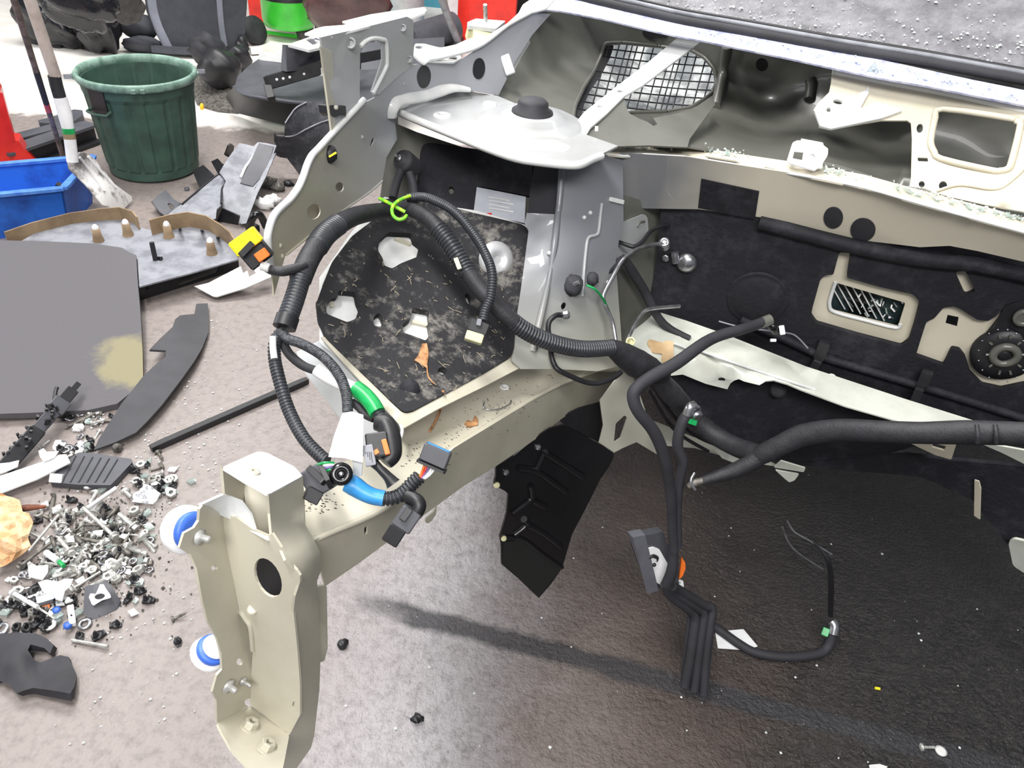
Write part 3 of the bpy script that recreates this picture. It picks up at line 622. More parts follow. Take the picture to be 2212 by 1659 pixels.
for k in range(26):
    x, y = 1850+rg.gauss(40, 30), 655+rg.gauss(5, 16); a = near(BK, -.044)(x, y); d = rt*rg.uniform(-1, 1)+up*rg.uniform(-1, 1)
    MB().bar(a, a+d*.012, rg.uniform(.001, .004), .0015).build('glass_splinter', glass if k % 2 else lpaint, lg)
# round features on the insulation
def disc(name, x, y, prof, m, lift=.0, ax=None, par=None, n=32):
    c = near(BK, lift)(x, y); return MB().lathe(c, ax or nrm(BK, x, y), prof, n).build(name, m, par or body)
disc('round_pad_cover', 1636, 645, [(.062, 0), (.06, .004), (.056, .002), (.05, .006), (.03, .009), (0, .010)], pad_d)
disc('silver_dome_plug', 1483, 568, [(.021, 0), (.02, .005), (.013, .011), (0, .014)], steel, .004)
MB().tube([near(BK, .01)(1458, 545), near(BK, .012)(1460, 568)], .008, n=8, smooth=False).build('pad_stud', steel, body)
disc('small_rivet_ring', 1438, 557, [(.007, 0), (.007, .004), (.004, .004)], steel, .004)
dk = disc('steering_column_gasket', 2168, 768, [(.056, -.012), (.056, .002), (.03, .004), (0, .004)], black)
disc('gasket_ring', 2171, 766, [(.027, 0), (.027, .006), (.02, .010), (.0135, .008), (.0135, -.004)], dpaint, .004)
for k in range(10):
    a = 2*math.pi*k/10; x, y = 2171+math.cos(a)*34, 766+math.sin(a)*37
    MB().bar(near(BK, .006)(x, y), near(BK, .006)(2171+math.cos(a)*42, 766+math.sin(a)*45), .004, .004).build('gasket_tooth', dpaint, dk)
disc('gasket_hole', 2168, 766, [(.0125, 0), (.0125, .0022), (0, .0022)], black, .0065)
for k in range(16):
    a = 2*math.pi*(k+.5)/16; c = near(BK, .004)(2166+math.cos(a)*53, 768+math.sin(a)*57)
    MB().lathe(c, nrm(BK, 2166, 768), [(.0018, 0), (.0015, .001), (0, .0012)], 8).build('gasket_rivet', steel, dk)
bs('steering_flap', '2171,660 2240,640 2240,790 2205,720 2180,705 2140,722', near(BK, .004), black, t=.004)
disc('gasket_ring', 2212, 685, [(.018, 0), (.018, .006), (.012, .008), (.009, .004)], dpaint, .01)
MB().tube([near(BK, .008)(x, y) for x, y in px('1600,690 1700,735 1787,774 1900,808 2080,862 2240,912')], .009, n=8, sub=3).build('insulation_ledge', pad_d, body)
MB().tube([near(BK, .006)(x, y) for x, y in px('1640,480 1836,530 1990,560 2110,572 2240,600')], .014, n=8, sub=3).build('insulation_roll', pad_d, body)
for s in (('1783,738 1768,776', '1768,778 1757,798', '1752,800 1735,822'), ('2005,802 1992,834', '1988,838 1976,866', '1972,870 1958,896')):
    m = MB()
    for i, q in enumerate(s):
        (a, b), (c_, d_) = px(q); m.bar(near(BK, .02+.012*i)(a, b), near(BK, .022+.012*i)(c_, d_), .022 if i != 1 else .017, .012)
    m.blob(near(BK, .05)(*px(s[2])[1]), rt*.012, up*.01, -fw*.008, 4, .1)
    m.build('insulation_clip', black, body)
c = near(BK, .03)(1795, 818); MB().lathe(c, CAM-c, [(.011, 0), (.010, .003), (.005, .004), (.004, .001)], 18).build('captive_nut', lpaint, body)
# ---- crossmember
CM = field('1416,674,1.645 1582,730,1.60 1740,793,1.58 1950,862,1.53 2117,914,1.48 1454,741,1.56 1568,779,1.53 1700,822,1.51 1475,808,1.575 1571,840,1.565 1350,790,1.47 1825,875,1.515')
bs('bulkhead_crossmember', '1345,760 1370,709 1416,672 1481,692 1550,716 1582,728 1740,791 1950,860 2125,915 1972,919 1825,877 1731,842 1700,829 1672,821 1654,823 1640,832 1607,824 1596,819 1586,822 1578,828 1571,841 1524,829 1475,809 1420,815 1350,795', CM, cpaint, t=.003, step=36, holes=[rnd(px('1551,817 1560,815 1567,818 1566,824 1552,823'), 3)])
MB().tube([near(CM, .001)(x, y) for x, y in px('1510,757 1568,778 1640,802 1700,822 1760,842')], .003, n=6).build('pressed_edge', lpaint, body)
bs('sealer_patch', '1398,742 1402,732 1432,740 1440,735 1455,738 1455,772 1447,784 1436,788 1428,778 1432,764 1410,762', near(CM, .003), rust, t=.001, r=4)
MB().tube([near(CM, .003)(x, y) for x, y in px('1455,742 1470,747 1485,754')], .003, n=6).build('weld_seam', lpaint, body)
LI = field('1440,800,1.62 1571,842,1.60 1731,842,1.58 1967,916,1.545 1985,930,1.56 1600,1000,1.72 1450,880,1.66 1900,960,1.62')
bs('lower_insulation', '1430,800 1475,806 1524,826 1571,838 1580,826 1596,817 1640,830 1672,819 1731,840 1825,875 1967,915 1990,932 1990,960 1900,985 1700,1000 1640,985 1540,945 1480,905 1440,870', near(LI, -.01), pad_d, t=.012, step=45)
c = near(LI, .004)(1682, 842); MB().lathe(c, CAM-c, [(.017, 0), (.016, .006), (.011, .011), (0, .013)], 20).build('insulation_fastener', rubber, body)
# ---- leg root and things below
bs('leg_root', '1296,866 1345,800 1368,815 1385,860 1400,905 1425,960 1425,985 1375,955 1345,968 1326,978 1294,958 1303,920', field('1296,866,1.49 1368,815,1.49 1425,960,1.60 1326,978,1.58'), sw_m, t=.003, holes=[rnd(px('1349,897 1355,902 1340,947 1326,956 1330,915'), 3)])
bs('arch_inner_cover', '1205,905 1252,882 1303,868 1306,920 1300,962 1231,930', field('1205,905,1.50 1303,868,1.56 1300,962,1.62'), black, t=.004)
bs('lower_panel', '1400,905 1440,920 1500,945 1560,962 1640,985 1690,1010 1640,1002 1560,985 1500,968 1425,962', field('1385,900,1.70 1500,930,1.75 1690,1010,1.72 1430,985,1.75'), sw_m, t=.003)
bs('floor_pan_flange', '1535,962 1640,985 1620,1000 1600,1006 1560,990', field('1535,962,1.68 1640,985,1.68 1600,1006,1.70'), cpaint, t=.004)
bs('subframe_bracket', '1687,996 1740,1012 1736,1020 1672,1010', field('1687,996,1.66 1740,1012,1.66 1672,1010,1.68'), cpaint, t=.004, r=2)
bs('subframe_bracket', '1675,1016 1726,1025 1716,1038 1705,1042 1695,1034', field('1675,1016,1.68 1726,1025,1.68 1705,1042,1.70'), cpaint, t=.004, r=2)
bs('subframe_bracket', '1967,958 2014,958 2032,950 2067,956 2055,993 2020,983', field('1967,958,1.52 2067,956,1.48 2055,993,1.53'), cream, t=.004, r=4, holes=[px('2016,958 2044,964 2040,974 2012,966')])
bs('subframe_edge', '2108,954 2212,973 2240,980 2240,1012 2212,1002 2164,978', field('2108,954,1.52 2240,980,1.47 2240,1012,1.5'), cpaint, t=.004)
# engine bay underside and floor pan: dark painted underbody behind the bulkhead
ub_m = mat('underbody_coating', (24, 24, 26), .7, 0, (16, 16, 18), 8)
pan = MB()
y0 = 1.50
pan.box(Vector((1.25, y0+1.5, .60)), Vector((1.45, 0, 0)), Vector((0, 1.5, 0)), Vector((0, 0, .03)), .02)
pan.box(Vector((1.0, y0+.02, .75)), Vector((1.2, 0, 0)), Vector((0, .012, 0)), Vector((0, 0, .2)), .02)
pan.build('floor_pan', ub_m, body)
bs('tunnel_shield', '1700,1000 1960,985 2060,995 2240,1010 2240,1290 2180,1180 2100,1080 1990,1030 1820,1015', field('1700,1000,1.74 1960,985,1.62 2240,1010,1.52 2240,1290,1.68 1990,1030,1.66'), pad_d, t=.01, step=60)
bs('tunnel_sliver', '2105,1037 2114,1040 2118,1056 2116,1122 2104,1114', field('2105,1037,1.6 2118,1056,1.6 2104,1114,1.66'), cream, t=.003)
bs('subframe_lobe', '2178,1172 2190,1164 2240,1176 2240,1250 2212,1238 2188,1222', field('2178,1172,1.62 2240,1176,1.58 2212,1238,1.66'), cpaint, t=.006, r=8)
# ================================================================== wiring harness over the arch pad
har = thing('wiring_harness', P(868, 446, 1.3), 'black corrugated wiring harness looped over the dusty arch pad with cut plugs', 'wiring harness')
def hs(name, pts, r, m, label=None, **k): return tube(name, pts, r, m, har, label, **k)
hs('taped_trunk', '862,452,1.31 815,457,1.27 770,466,1.20 735,482,1.14 705,505,1.10', [.0125, .0135, .0145, .015, .015], tape, n=12)
hs('corrugated_conduit', '730,485,1.13 703,506,1.10 683,534,1.07', .0165, corrm, n=14, corr=.0052)
hs('taped_trunk', '684,532,1.07 668,558,1.05 656,585,1.03 649,603,1.02', .015, tape, n=12)
hs('corrugated_conduit', '650,600,1.02 634,652,1.0 616,700,.98', .0135, corrm, n=14, corr=.0052)
hs('conduit_end_sleeve', '622,684,.985 614,708,.98', .0150, black, n=14)
hs('corrugated_conduit', '610,716,.985 595,736,.98 593,770,.975 601,812,.965 623,884,.95 655,945,.93 692,985,.915 708,997,.91', .0082, corrm, n=14, corr=.0045)
MB().tube('590,728,.972 590,750,.968 593,775,.965', .0045, n=8).build('split_tape', lpaint, har)
hs('woven_sleeve_branch', '606,716,.98 622,732,.97 650,742,.965 695,768,.955 731,808,.945 748,850,.935 751,895,.92', .0066, mesh_m, n=12, corr=.003, depth=.88)
hs('thin_branch', '608,735,.99 625,765,.985 655,790,.975 690,803,.965', .006, rubber, n=8)
hs('white_sleeve', '684,798,.965 710,815,.962 745,832,.955 775,846,.95', .0088, white, n=12)
hs('green_tape_band', '766,838,.948 785,852,.945 803,872,.94 815,892,.935', .0105, greent, 'bright green taped stretch', n=12)
hs('corrugated_conduit', '812,886,.937 820,898,.935 825,912,.93', .0085, corrm, n=12, corr=.004)
hs('thin_branch', '760,868,.95 775,880,.948 790,896,.945 808,905,.94', .005, rubber, n=8)
# elbow plug with orange lock
el = hs('elbow_plug', '812,912,.93 833,918,.928 843,945,.922 846,980,.915 832,1000,.91', [.010, .0125, .013, .012, .009], black, n=12)
MB().bar(P(812, 938, .915), P(818, 990, .905), .026, .016).build('plug_body', black, el)
MB().bar(P(829, 950, .898), P(838, 982, .893), .006, .006).build('orange_lock', orange, el)
MB().bar(P(811, 973, .902), P(816, 982, .90), .006, .006).build('orange_lock', orange, el)
gp = MB().bar(P(793, 962, .897), P(802, 1006, .89), .012, .004).build('grey_rating_plate', lgreyp, el)
for k in range(4): MB().bar(P(789+k*4, 976, .8925), P(793+k*4, 1002, .8895), .0009, .001).build('plate_print_line', black, gp)
hs('retaining_clip', '808,1000,.905 820,1012,.90 838,1030,.90 850,1046,.90', [.006, .005, .006, .009], black, n=8)
# white paper label wrapped round the branch
LBF = field('738,892,.905 785,896,.915 784,998,.89 709,987,.88 748,945,.872')
bs2 = sheet('white_label_wrap', '740,892 760,889 785,896 784,950 784,1000 745,990 709,987 722,940', LBF, white, har, 'blank white paper label', t=.006, step=22)
sheet('label_tail', '761,990 783,998 781,1028 770,1032 763,1026', field('761,990,.90 783,998,.90 781,1028,.905'), lpaint, har, t=.002)
# cut plug at the left with coloured wires
pl = MB().bar(P(664, 1050, .895), P(712, 1022, .895), .034, .026).build('grey_black_plug', greyp, har)
m = MB(); m.bar(P(660, 1062, .88), P(690, 1078, .885), .016, .02); m.bar(P(668, 1012, .885), P(700, 1042, .875), .008, .01); m.bar(P(694, 1008, .89), P(712, 1046, .872), .006, .018)
m.build('plug_latch', black, pl)
for k, mm in enumerate((greent, white, mat('violet_wire', (120, 100, 160)), greent)):
    hs('plug_wire', f'{682+k*5},{1006+k*4},.885 {700+k*4},{1000+k*5},.88 {722},{1000+k*4},.885', .0017, mm, n=6)
c = P(737, 1024, .875); d = (CAM-c).normalized()
rc = MB().lathe(c-d*.02, d, [(.0125, 0), (.0135, .012), (.0125, .018), (.006, .019), (.003, .014)], 24).build('round_plug', gloss, har)
MB().lathe(c-d*.004, d, [(.003, 0), (.003, .004), (.001, .005)], 10).build('plug_pin', steel, rc)
hs('blue_tape_band', '750,1042,.90 765,1050,.90 785,1063,.90 805,1072,.90 830,1077,.90', [.011, .0118, .0105, .0098, .0094], bluet, 'light blue taped stretch', n=12)
hs('corrugated_conduit', '826,1077,.90 850,1076,.90 872,1064,.90 890,1045,.90 908,1028,.90', .0088, corrm, n=14, corr=.0042)
# square plug with a blue seal
cc = P(940, 985, .90)
a, b = (P(975, 972, .90)-P(925, 950, .90))*.5, (P(922, 948, .90)-P(908, 985, .90))*.5
n_ = a.cross(b).normalized()
if n_.dot(CAM-cc) < 0: n_ = -n_
cp = MB().box(cc-n_*.008, a*1.12, b*.95, n_*.013, .1).build('square_plug', greyp, har)
MB().box(cc-b*1.2-n_*.008, a*1.22, b*.16, n_*.015, .1).build('plug_collar', black, cp)
MB().box(cc+b*.97-n_*.006, a*.95, b*.05, n_*.005, .1).build('blue_seal', bluet, cp)
for k, mm in enumerate((orange, red, mat('violet_wire', (120, 100, 160)), white, white)):
    hs('plug_wire', f'{918+k*5},{1002+k*3},.905 {912+k*4},{1018+k*2},.903 {905+k*3},{1034},.90', .0016, mm, n=6)
# sensor plug hanging beside the leg
hs('sensor_elbow', '880,1072,.895 898,1080,.89 905,1092,.888 898,1108,.888 884,1118,.89', .0085, black, n=10)
sp = MB().bar(P(893, 1100, .885), P(866, 1140, .885), .024, .02).build('sensor_plug', greyp, har)
MB().bar(P(864, 1136, .883), P(842, 1170, .885), .020, .018).build('plug_body', black, sp)
MB().bar(P(886, 1098, .875), P(868, 1124, .873), .008, .006).build('plug_latch', black, sp)
# right branch
hs('taped_trunk', '866,450,1.31 894,455,1.29 927,474,1.27 950,498,1.26', [.0105, .0125, .0135, .0138], tape, n=12)
hs('corrugated_conduit', '945,492,1.26 975,530,1.25 1000,570,1.245 1013,594,1.24', .0152, corrm, n=14, corr=.0058)
hs('taped_trunk', '1010,588,1.24 1035,622,1.235 1064,654,1.23 1095,684,1.235 1112,697,1.24', .0135, tape, n=12)
hs('corrugated_conduit', '1106,693,1.24 1130,711,1.25 1165,730,1.265 1216,747,1.29 1265,754,1.32 1322,751,1.36', .0148, corrm, n=14, corr=.0056)
MB().bar(P(984, 557, 1.218), P(993, 581, 1.215), .007, .001).build('white_tag', creamp, har)
hs('slim_corrugated_conduit', '880,428,1.30 905,425,1.29 934,431,1.27 981,457,1.245 1024,507,1.225 1050,552,1.21 1063,592,1.20 1060,640,1.195 1048,672,1.19 1043,695,1.185', .0077, corrm, n=12, corr=.0044)
pw = MB().bar(P(1038, 697, 1.18), P(1028, 722, 1.175), .030, .018).build('small_plug', black, har)
MB().bar(P(1027, 720, 1.173), P(1021, 739, 1.17), .027, .015).build('cream_plug_face', creamp, pw)
MB().bar(P(1036, 690, 1.168), P(1033, 704, 1.165), .007, .006).build('plug_latch', lgreyp, pw)
gy = mat('yellow_green_wire', (170, 215, 50), .4, 0, (110, 200, 50), 120, .45, .5)
hs('earth_wire', '820,429,1.28 835,436,1.27 855,447,1.26 875,458,1.26', .003, gy, n=8)
hs('earth_wire', '886,423,1.28 870,429,1.27 855,438,1.255 847,450,1.25 849,465,1.25 860,474,1.25 872,472,1.25 878,466,1.26', .003, gy, n=8)
# yellow plug at the front of the rail
hs('plug_branch', '566,572,1.0 580,581,1.0 608,586,1.0 640,580,1.01 660,572,1.02', [.0045, .006, .0068, .0068, .006], tape, n=10)
yp = MB().bar(P(528, 560, 1.005), P(572, 526, 1.005), .036, .028).build('plug_housing', black, har)
MB().bar(P(506, 540, .99), P(557, 503, .99), .021, .022).build('yellow_lock', yellow, yp)
MB().bar(P(555, 558, .985), P(577, 543, .985), .012, .010).build('orange_lock', orange, yp)
MB().bar(P(519, 552, .982), P(546, 524, .982), .008, .01).build('plug_latch', black, yp)
MB().lathe(P(571, 576, .995), rt+up*-.3, [(.006, -.004), (.006, .006), (.004, .007)], 12).build('wire_seal', lpaint, yp)
# ================================================================== bulkhead looms
lo = thing('bulkhead_loom', P(1370, 800, 1.42), 'thick black cloth-taped loom crossing below the bulkhead crossmember to the right', 'wiring loom')
def ls(name, pts, r, m, label=None, **k): return tube(name, pts, r, m, lo, label, **k)
ls('loom_knot', '1318,748,1.36 1345,765,1.385 1375,785,1.41 1405,800,1.43 1440,812,1.45', [.014, .022, .027, .025, .012], tape, n=12)
ls('loom_trunk', '1400,800,1.46 1450,850,1.50 1500,903,1.53 1545,940,1.53 1592,966,1.50 1640,982,1.45', [.02, .022, .018, .019, .019, .02], tape, n=12)
ls('loom_trunk', '1625,990,1.46 1650,980,1.44 1690,960,1.42 1735,940,1.40 1810,929,1.36 1900,932,1.31 1990,935,1.27 2090,934,1.23 2240,938,1.17', [.018, .019, .0195, .021, .020, .019, .0185, .020, .018], tape, n=14)
ls('loom_tail', '1660,972,1.44 1620,1000,1.45 1582,1018,1.46 1545,1030,1.465 1515,1040,1.47', [.017, .016, .0145, .011, .009], tape, n=12)
t_ = ls('loom_tail_end', '1518,1039,1.465 1500,1043,1.468 1486,1052,1.47', [.007, .008, .005], dirty, n=8)
MB().tube('1500,1022,1.465 1492,1040,1.46 1502,1058,1.465', .003, n=6).build('end_ring', steel, lo)
for x in (2110, 2150, 2190):
    ls('tape_ridge', f'{x},918,1.19 {x+2},938,1.185 {x+2},956,1.19', .004, tape, n=6)
for k, s in enumerate(('1395,835,1.48 1420,880,1.52 1465,925,1.58 1520,965,1.64', '1405,825,1.49 1440,870,1.54 1490,915,1.59 1545,950,1.64', '1380,840,1.47 1400,885,1.52 1440,930,1.58 1500,975,1.64')):
    pass
ho = thing('coolant_hose', P(1367, 851, 1.38), 'smooth black hose rising from the loom knot to an open end before the bulkhead', 'hose')
tube('hose', '1652,695,1.48 1607,710,1.46 1535,733,1.43 1463,783,1.39 1408,814,1.37 1378,836,1.36 1368,855,1.36 1378,888,1.37 1414,935,1.40 1437,996,1.44 1449,1074,1.50 1453,1150,1.55 1456,1190,1.57', [.0105, .0105, .011, .012, .012, .0115, .0115, .011, .0115, .011, .0105, .010, .009], rubber, ho, n=14)
tube('open_hose_end', '1640,700,1.476 1664,690,1.482', .0108, dpaint, ho, n=12)
h2 = thing('hanging_hose', P(1468, 925, 1.45), 'black hose with a bright metal elbow hanging down to the grey module', 'hose')
tube('hose', '1486,893,1.45 1475,910,1.45 1467,935,1.455 1464,965,1.465 1475,998,1.48 1469,1035,1.50 1464,1094,1.53 1465,1180,1.575', [.0105, .0105, .0105, .0105, .0095, .009, .008, .008], rubber, h2, n=12)
tube('metal_elbow', '1484,896,1.445 1490,880,1.44 1499,876,1.445', .009, steel, h2, n=12)
c = P(1504, 890, 1.45); MB().lathe(c, fw*-.7+rt*.4+up*-.4, [(.006, -.01), (.0125, -.008), (.0125, 0), (.008, .003), (.008, -.004)], 20).build('hose_clamp', steel, h2)
MB().lathe(P(1507, 903, 1.455), fw*-.5+rt*.2+up*-.7, [(.012, -.008), (.012, 0), (.008, .001)], 18).build('hose_clamp', steel, h2)
MB().bar(P(1487, 909, 1.445), P(1503, 914, 1.455), .010, .007).build('green_clip', greent, h2)
# small black pipes under the knot
for s, lab in (('1400,842,1.47 1422,880,1.52 1445,915,1.57 1478,945,1.62 1530,975,1.66', 'thin black pipe under the loom, nearest the leg'), ('1415,840,1.48 1440,880,1.53 1470,915,1.58 1510,945,1.63 1570,970,1.67', 'thin black pipe under the loom, next to the bulkhead')):
    tag(tube('fuel_pipe', s, .004, black, n=8), lab, 'pipe', 'thin pipes below the loom')
# brake pipes
def pipe(s, r, m, lab): return tag(tube('brake_pipe', s, r, m, n=8), lab, 'brake pipe', 'brake pipes by the bulkhead')
pipe('1445,487,1.54 1425,490,1.52 1405,500,1.50 1388,521,1.47 1372,532,1.46 1360,531,1.46 1332,521,1.47', .004, black, 'short black brake pipe bent at the top beside the strut tower')
bp = thing('brake_pipe', P(1328, 734, 1.40), 'long bright brake pipe with ring fitting at its upper end', 'brake pipe', 'brake pipes by the bulkhead')
tube('pipe', '1430,526,1.50 1410,529,1.49 1378,538,1.45 1356,552,1.42 1342,566,1.40 1323,599,1.385 1304,636,1.375 1304,650,1.375 1312,672,1.38 1323,697,1.39 1330,735,1.39', .0040, steel, bp, n=8)
c = P(1435, 524, 1.50); MB().lathe(c, CAM-c+up*.3, [(.010, -.006), (.011, 0), (.008, .004), (.005, .004), (.005, -.002)], 18).build('ring_fitting', steel, bp)
c = P(1437, 533, 1.505); MB().lathe(c, CAM-c-up*.6, [(.008, -.008), (.009, 0), (.004, .002)], 16).build('pipe_nut', steel, bp)
bp = thing('brake_pipe', P(1358, 730, 1.44), 'cut bright brake pipe with a pale ring below the loom bend', 'brake pipe', 'brake pipes by the bulkhead')
tube('pipe', '1468,661,1.55 1435,664,1.53 1401,668,1.50 1387,677,1.49 1372,700,1.47 1360,724,1.45 1356,738,1.44', .0038, steel, bp, n=8)
c = P(1362, 738, 1.43); MB().lathe(c, CAM-c, [(.0085, 0), (.009, .003), (.006, .004), (.006, 0)], 18).build('ring_fitting', creamp, bp)
bp = thing('brake_pipe', P(1223, 681, 1.31), 'black brake pipe looping from a bright nut on the strut tower', 'brake pipe', 'brake pipes by the bulkhead')
tube('pipe', '1216,681,1.315 1202,681,1.30 1188,692,1.295 1184,708,1.295 1187,735,1.30 1191,768,1.31 1197,787,1.31 1209,801,1.31 1252,821,1.33 1278,828,1.345 1300,826,1.355 1327,815,1.37 1342,803,1.38', .0046, black, bp, n=8)
MB().lathe(P(1216, 681, 1.312), rt+up*.1-fw*.2, [(.006, 0), (.0075, .002), (.0075, .009), (.004, .012)], 8, False).build('pipe_nut', steel, bp)
tag(tube('rubber_hose', '1285,604,1.41 1320,580,1.43 1350,557,1.45', [.009, .010, .008], rubber, n=10), 'short black hose slanting from the grommet to the bright pipe', 'hose')
tag(tube('rubber_hose', '1348,557,1.46 1365,585,1.49 1390,625,1.54 1405,655,1.56 1425,690,1.58 1450,712,1.585 1490,732,1.58', [.008, .010, .010, .010, .009, .008, .007], rubber, n=10), 'black hose running down the bulkhead corner behind the bright pipes', 'hose')
tag(tube('green_wire', '1267,616,1.325 1285,625,1.33 1302,645,1.36 1315,672,1.39 1323,700,1.40', .0022, greent, n=6), 'thin green wire from the strut grommet', 'wire')
tag(tube('thin_wire', '1553,694,1.56 1590,704,1.55 1640,712,1.53 1690,718,1.53 1718,725,1.54 1745,752,1.56', .0016, lgreyp, n=6), 'thin grey wire along the bulkhead insulation', 'wire')
cl = thing('hose_connector', P(1680, 722, 1.5), 'black snap connector with white tabs below the hose end', 'connector')
tube('connector_body', '1662,700,1.50 1670,706,1.50 1676,716,1.51', [.007, .010, .008], gloss, cl, n=10)
MB().bar(P(1688, 704, 1.495), P(1691, 722, 1.50), .010, .008).build('white_tab', white, cl)
MB().bar(P(1664, 735, 1.505), P(1676, 735, 1.505), .006, .006).build('white_tab', white, cl)
# ================================================================== hanging module, flat cable run and lower hose
hm = thing('hanging_module', P(1420, 1230, 1.62), 'dark grey module with white label hanging below the hoses', 'module')
HF = field('1367,1160,1.56 1433,1149,1.60 1398,1282,1.68 1465,1270,1.66')
sheet('module_body', '1394,1157 1433,1148 1442,1180 1462,1200 1470,1260 1440,1276 1412,1268', HF, greyp, hm, t=.02)
sheet('module_side', '1367,1161 1394,1156 1423,1276 1398,1283', near(HF, .01), mat('grey_module_side', (104, 105, 114), .5), hm, t=.02)
lb = sheet('white_label', '1398,1186 1412,1182 1424,1186 1446,1224 1436,1270 1418,1258 1406,1222', near(HF, .006), white, hm, 'white label with a black crescent mark', t=.003, r=3)
MB().tube([near(HF, .009)(x, y) for x, y in px('1402,1204 1412,1201 1421,1206 1420,1212')], .0045, n=6, flat=.3).build('label_mark', black, lb)
c = near(HF, .009)(1413, 1220); MB().lathe(c, CAM-c, [(.0045, 0), (.0045, .001), (0, .001)], 12).build('label_mark', black, lb)
sheet('orange_tab', '1473,1204 1480,1215 1481,1228 1475,1244 1467,1252 1470,1230', near(HF, .012), orange, hm, t=.006)
sheet('white_tail', '1466,1252 1476,1256 1478,1274 1468,1266', HF, white, hm, t=.003)
tube('module_cable', '1455,1185,1.575 1452,1230,1.60 1440,1262,1.625', [.009, .012, .012], rubber, hm, n=10)
fc = thing('flat_cable_run', P(1510, 1400, 1.74), 'flat run of black cables reaching down from the module to the floor', 'cable')
for k in range(3):
    tube('cable', f'{1436+k*8},{1262+k*2},1.63 {1450+k*10},{1288-k*6},1.66 {1490+k*15},{1318-k*6},1.70 {1502+k*18},{1335-k*10},1.71 {1500+k*17},{1360-k*5},1.715 {1490+k*17},{1430},1.73 {1480+k*20},{1482+k*9},1.745', .0105, rubber, fc, n=10)
sheet('cable_web', '1486,1330 1542,1312 1540,1400 1526,1502 1470,1482 1478,1400', field('1486,1330,1.715 1542,1312,1.715 1526,1502,1.755 1470,1482,1.755'), rubber, fc, t=.006)
lh_ = thing('floor_hose', G(1700, 1419), 'black hose lying on the dark floor with a bright elbow at its end', 'hose')
def gp(s): return [G(x, y, h) for x, y, h in px(s)]
tube('hose', gp('1540,1352,.02 1556,1362,.015 1598,1392,.015 1633,1410,.012 1692,1419,.012 1762,1414,.012 1788,1398,.02 1799,1370,.05'), .0115, rubber, lh_, n=10)
tube('metal_elbow', gp('1799,1370,.05 1802,1352,.065 1796,1342,.07'), .012, steel, lh_, n=10)
MB().bar(G(1776, 1362, .05), G(1790, 1368, .05), .02, .012).build('green_clip', greent, lh_)
tag(sheet('paper_scrap', '1545,1364 1606,1359 1637,1396 1613,1404 1551,1400', hplane(.004), white, t=.002, r=2), 'white scrap of paper on the floor under the black hose', 'paper')
tag(tube('hanging_cable', '1752,1165,1.72 1775,1190,1.72 1790,1215,1.73 1795,1260,1.78 1794,1330,1.86', [.002, .003, .006, .007, .006], black, n=8), 'black cable hanging in the dark above the floor hose elbow', 'cable')
for s, lab in (('1690,1138,1.70 1704,1173,1.72 1731,1200,1.73 1778,1230,1.75', 'thin bright pipe in the dark, lower of two'), ('1701,1126,1.70 1716,1149,1.71 1752,1170,1.72 1797,1198,1.73', 'thin bright pipe in the dark, upper of two')):
    tag(tube('thin_pipe', s, .0024, steel, n=6), lab, 'pipe', 'thin pipes hanging under the car')
# ================================================================== splash guard below the leg
GD = field('1217,921,1.44 1326,979,1.50 1072,1000,1.36 1215,1226,1.64 1164,1292,1.66 1082,1218,1.54 1200,1080,1.53 1110,1100,1.46')
sg = thing('splash_guard', P(1200, 1100, 1.53), 'ribbed glossy black splash guard hanging behind the chassis leg', 'splash guard')
sheet('guard_panel', '1072,998 1075,994 1082,1002 1110,985 1159,945 1190,925 1217,918 1231,924 1294,958 1326,979 1325,990 1316,1008 1297,1035 1268,1093 1236,1154 1225,1191 1215,1226 1190,1262 1164,1292 1120,1250 1083,1218 1082,1178 1079,1160 1090,1125 1094,1109 1098,1067 1090,1060 1072,1051 1067,1045 1071,1030', GD, gloss, sg, t=.004, step=30)
for s in ('1178,978 1215,1002 1258,1029', '1120,1010 1158,1018 1185,1035 1222,1062', '1146,1048 1148,1075 1130,1092 1106,1110', '1150,1080 1163,1088 1176,1095', '1132,1122 1138,1134 1111,1156', '1140,1134 1170,1150 1210,1180', '1175,978 1165,1000 1158,1018'):
    MB().tube([near(GD, .001)(x, y) for x, y in px(s)], .007, n=8).build('guard_rib', gloss, sg)
MB().tube([near(GD, .001)(x, y) for x, y in px('1094,1160 1130,1165 1170,1195 1214,1226')], .005, n=8).build('guard_fold', gloss, sg)
sheet('guard_end_panel', '1088,1172 1128,1166 1214,1226 1164,1290 1085,1216', near(GD, .003), mat('dull_black_plastic', (26, 28, 28), .6), sg, t=.003)
for x, y in ((1162, 966), (1093, 1020), (1073, 1048), (1088, 1163)):
    c = near(GD, .002)(x, y); MB().lathe(c, CAM-c, [(.006, 0), (.005, .004), (0, .006)], 12).build('guard_rivet', steel if y < 1030 else creamp, sg)
# ================================================================== dry leaves and bits on the leg
lf = thing('dried_leaf', P(915, 770, 1.12), 'curled dry brown leaf with a long stem lying on the dusty pad', 'leaf')
sheet('leaf_blade', '912,742 922,741 926,765 922,795 908,785 895,778 905,765', near(PAD, .006), leafm, lf, t=.001, wob=.004, step=10)
tube('leaf_stem', [near(PAD, .008)(*p) for p in px('922,790 926,815 940,830')], .0012, leafm, lf, n=5)
MB().tube([near(PAD, .012)(957, 845), LP(955, 870)+UP*.012, LP(948, 900)+UP*.006, LP(928, 935)+UP*.003], .0022, n=6).build('twig', leafm)
tg = bpy.data.objects['twig']; tag(tg, 'brown twig leaning from the pad edge onto the chassis leg', 'twig')
tag(sheet('leaf_scrap', '1003,915 1010,907 1020,910 1026,897 1033,905 1032,917 1015,922', near(LP, .006), leafm, t=.002, wob=.003, step=8), 'small curled tan leaf scrap on top of the chassis leg', 'leaf')
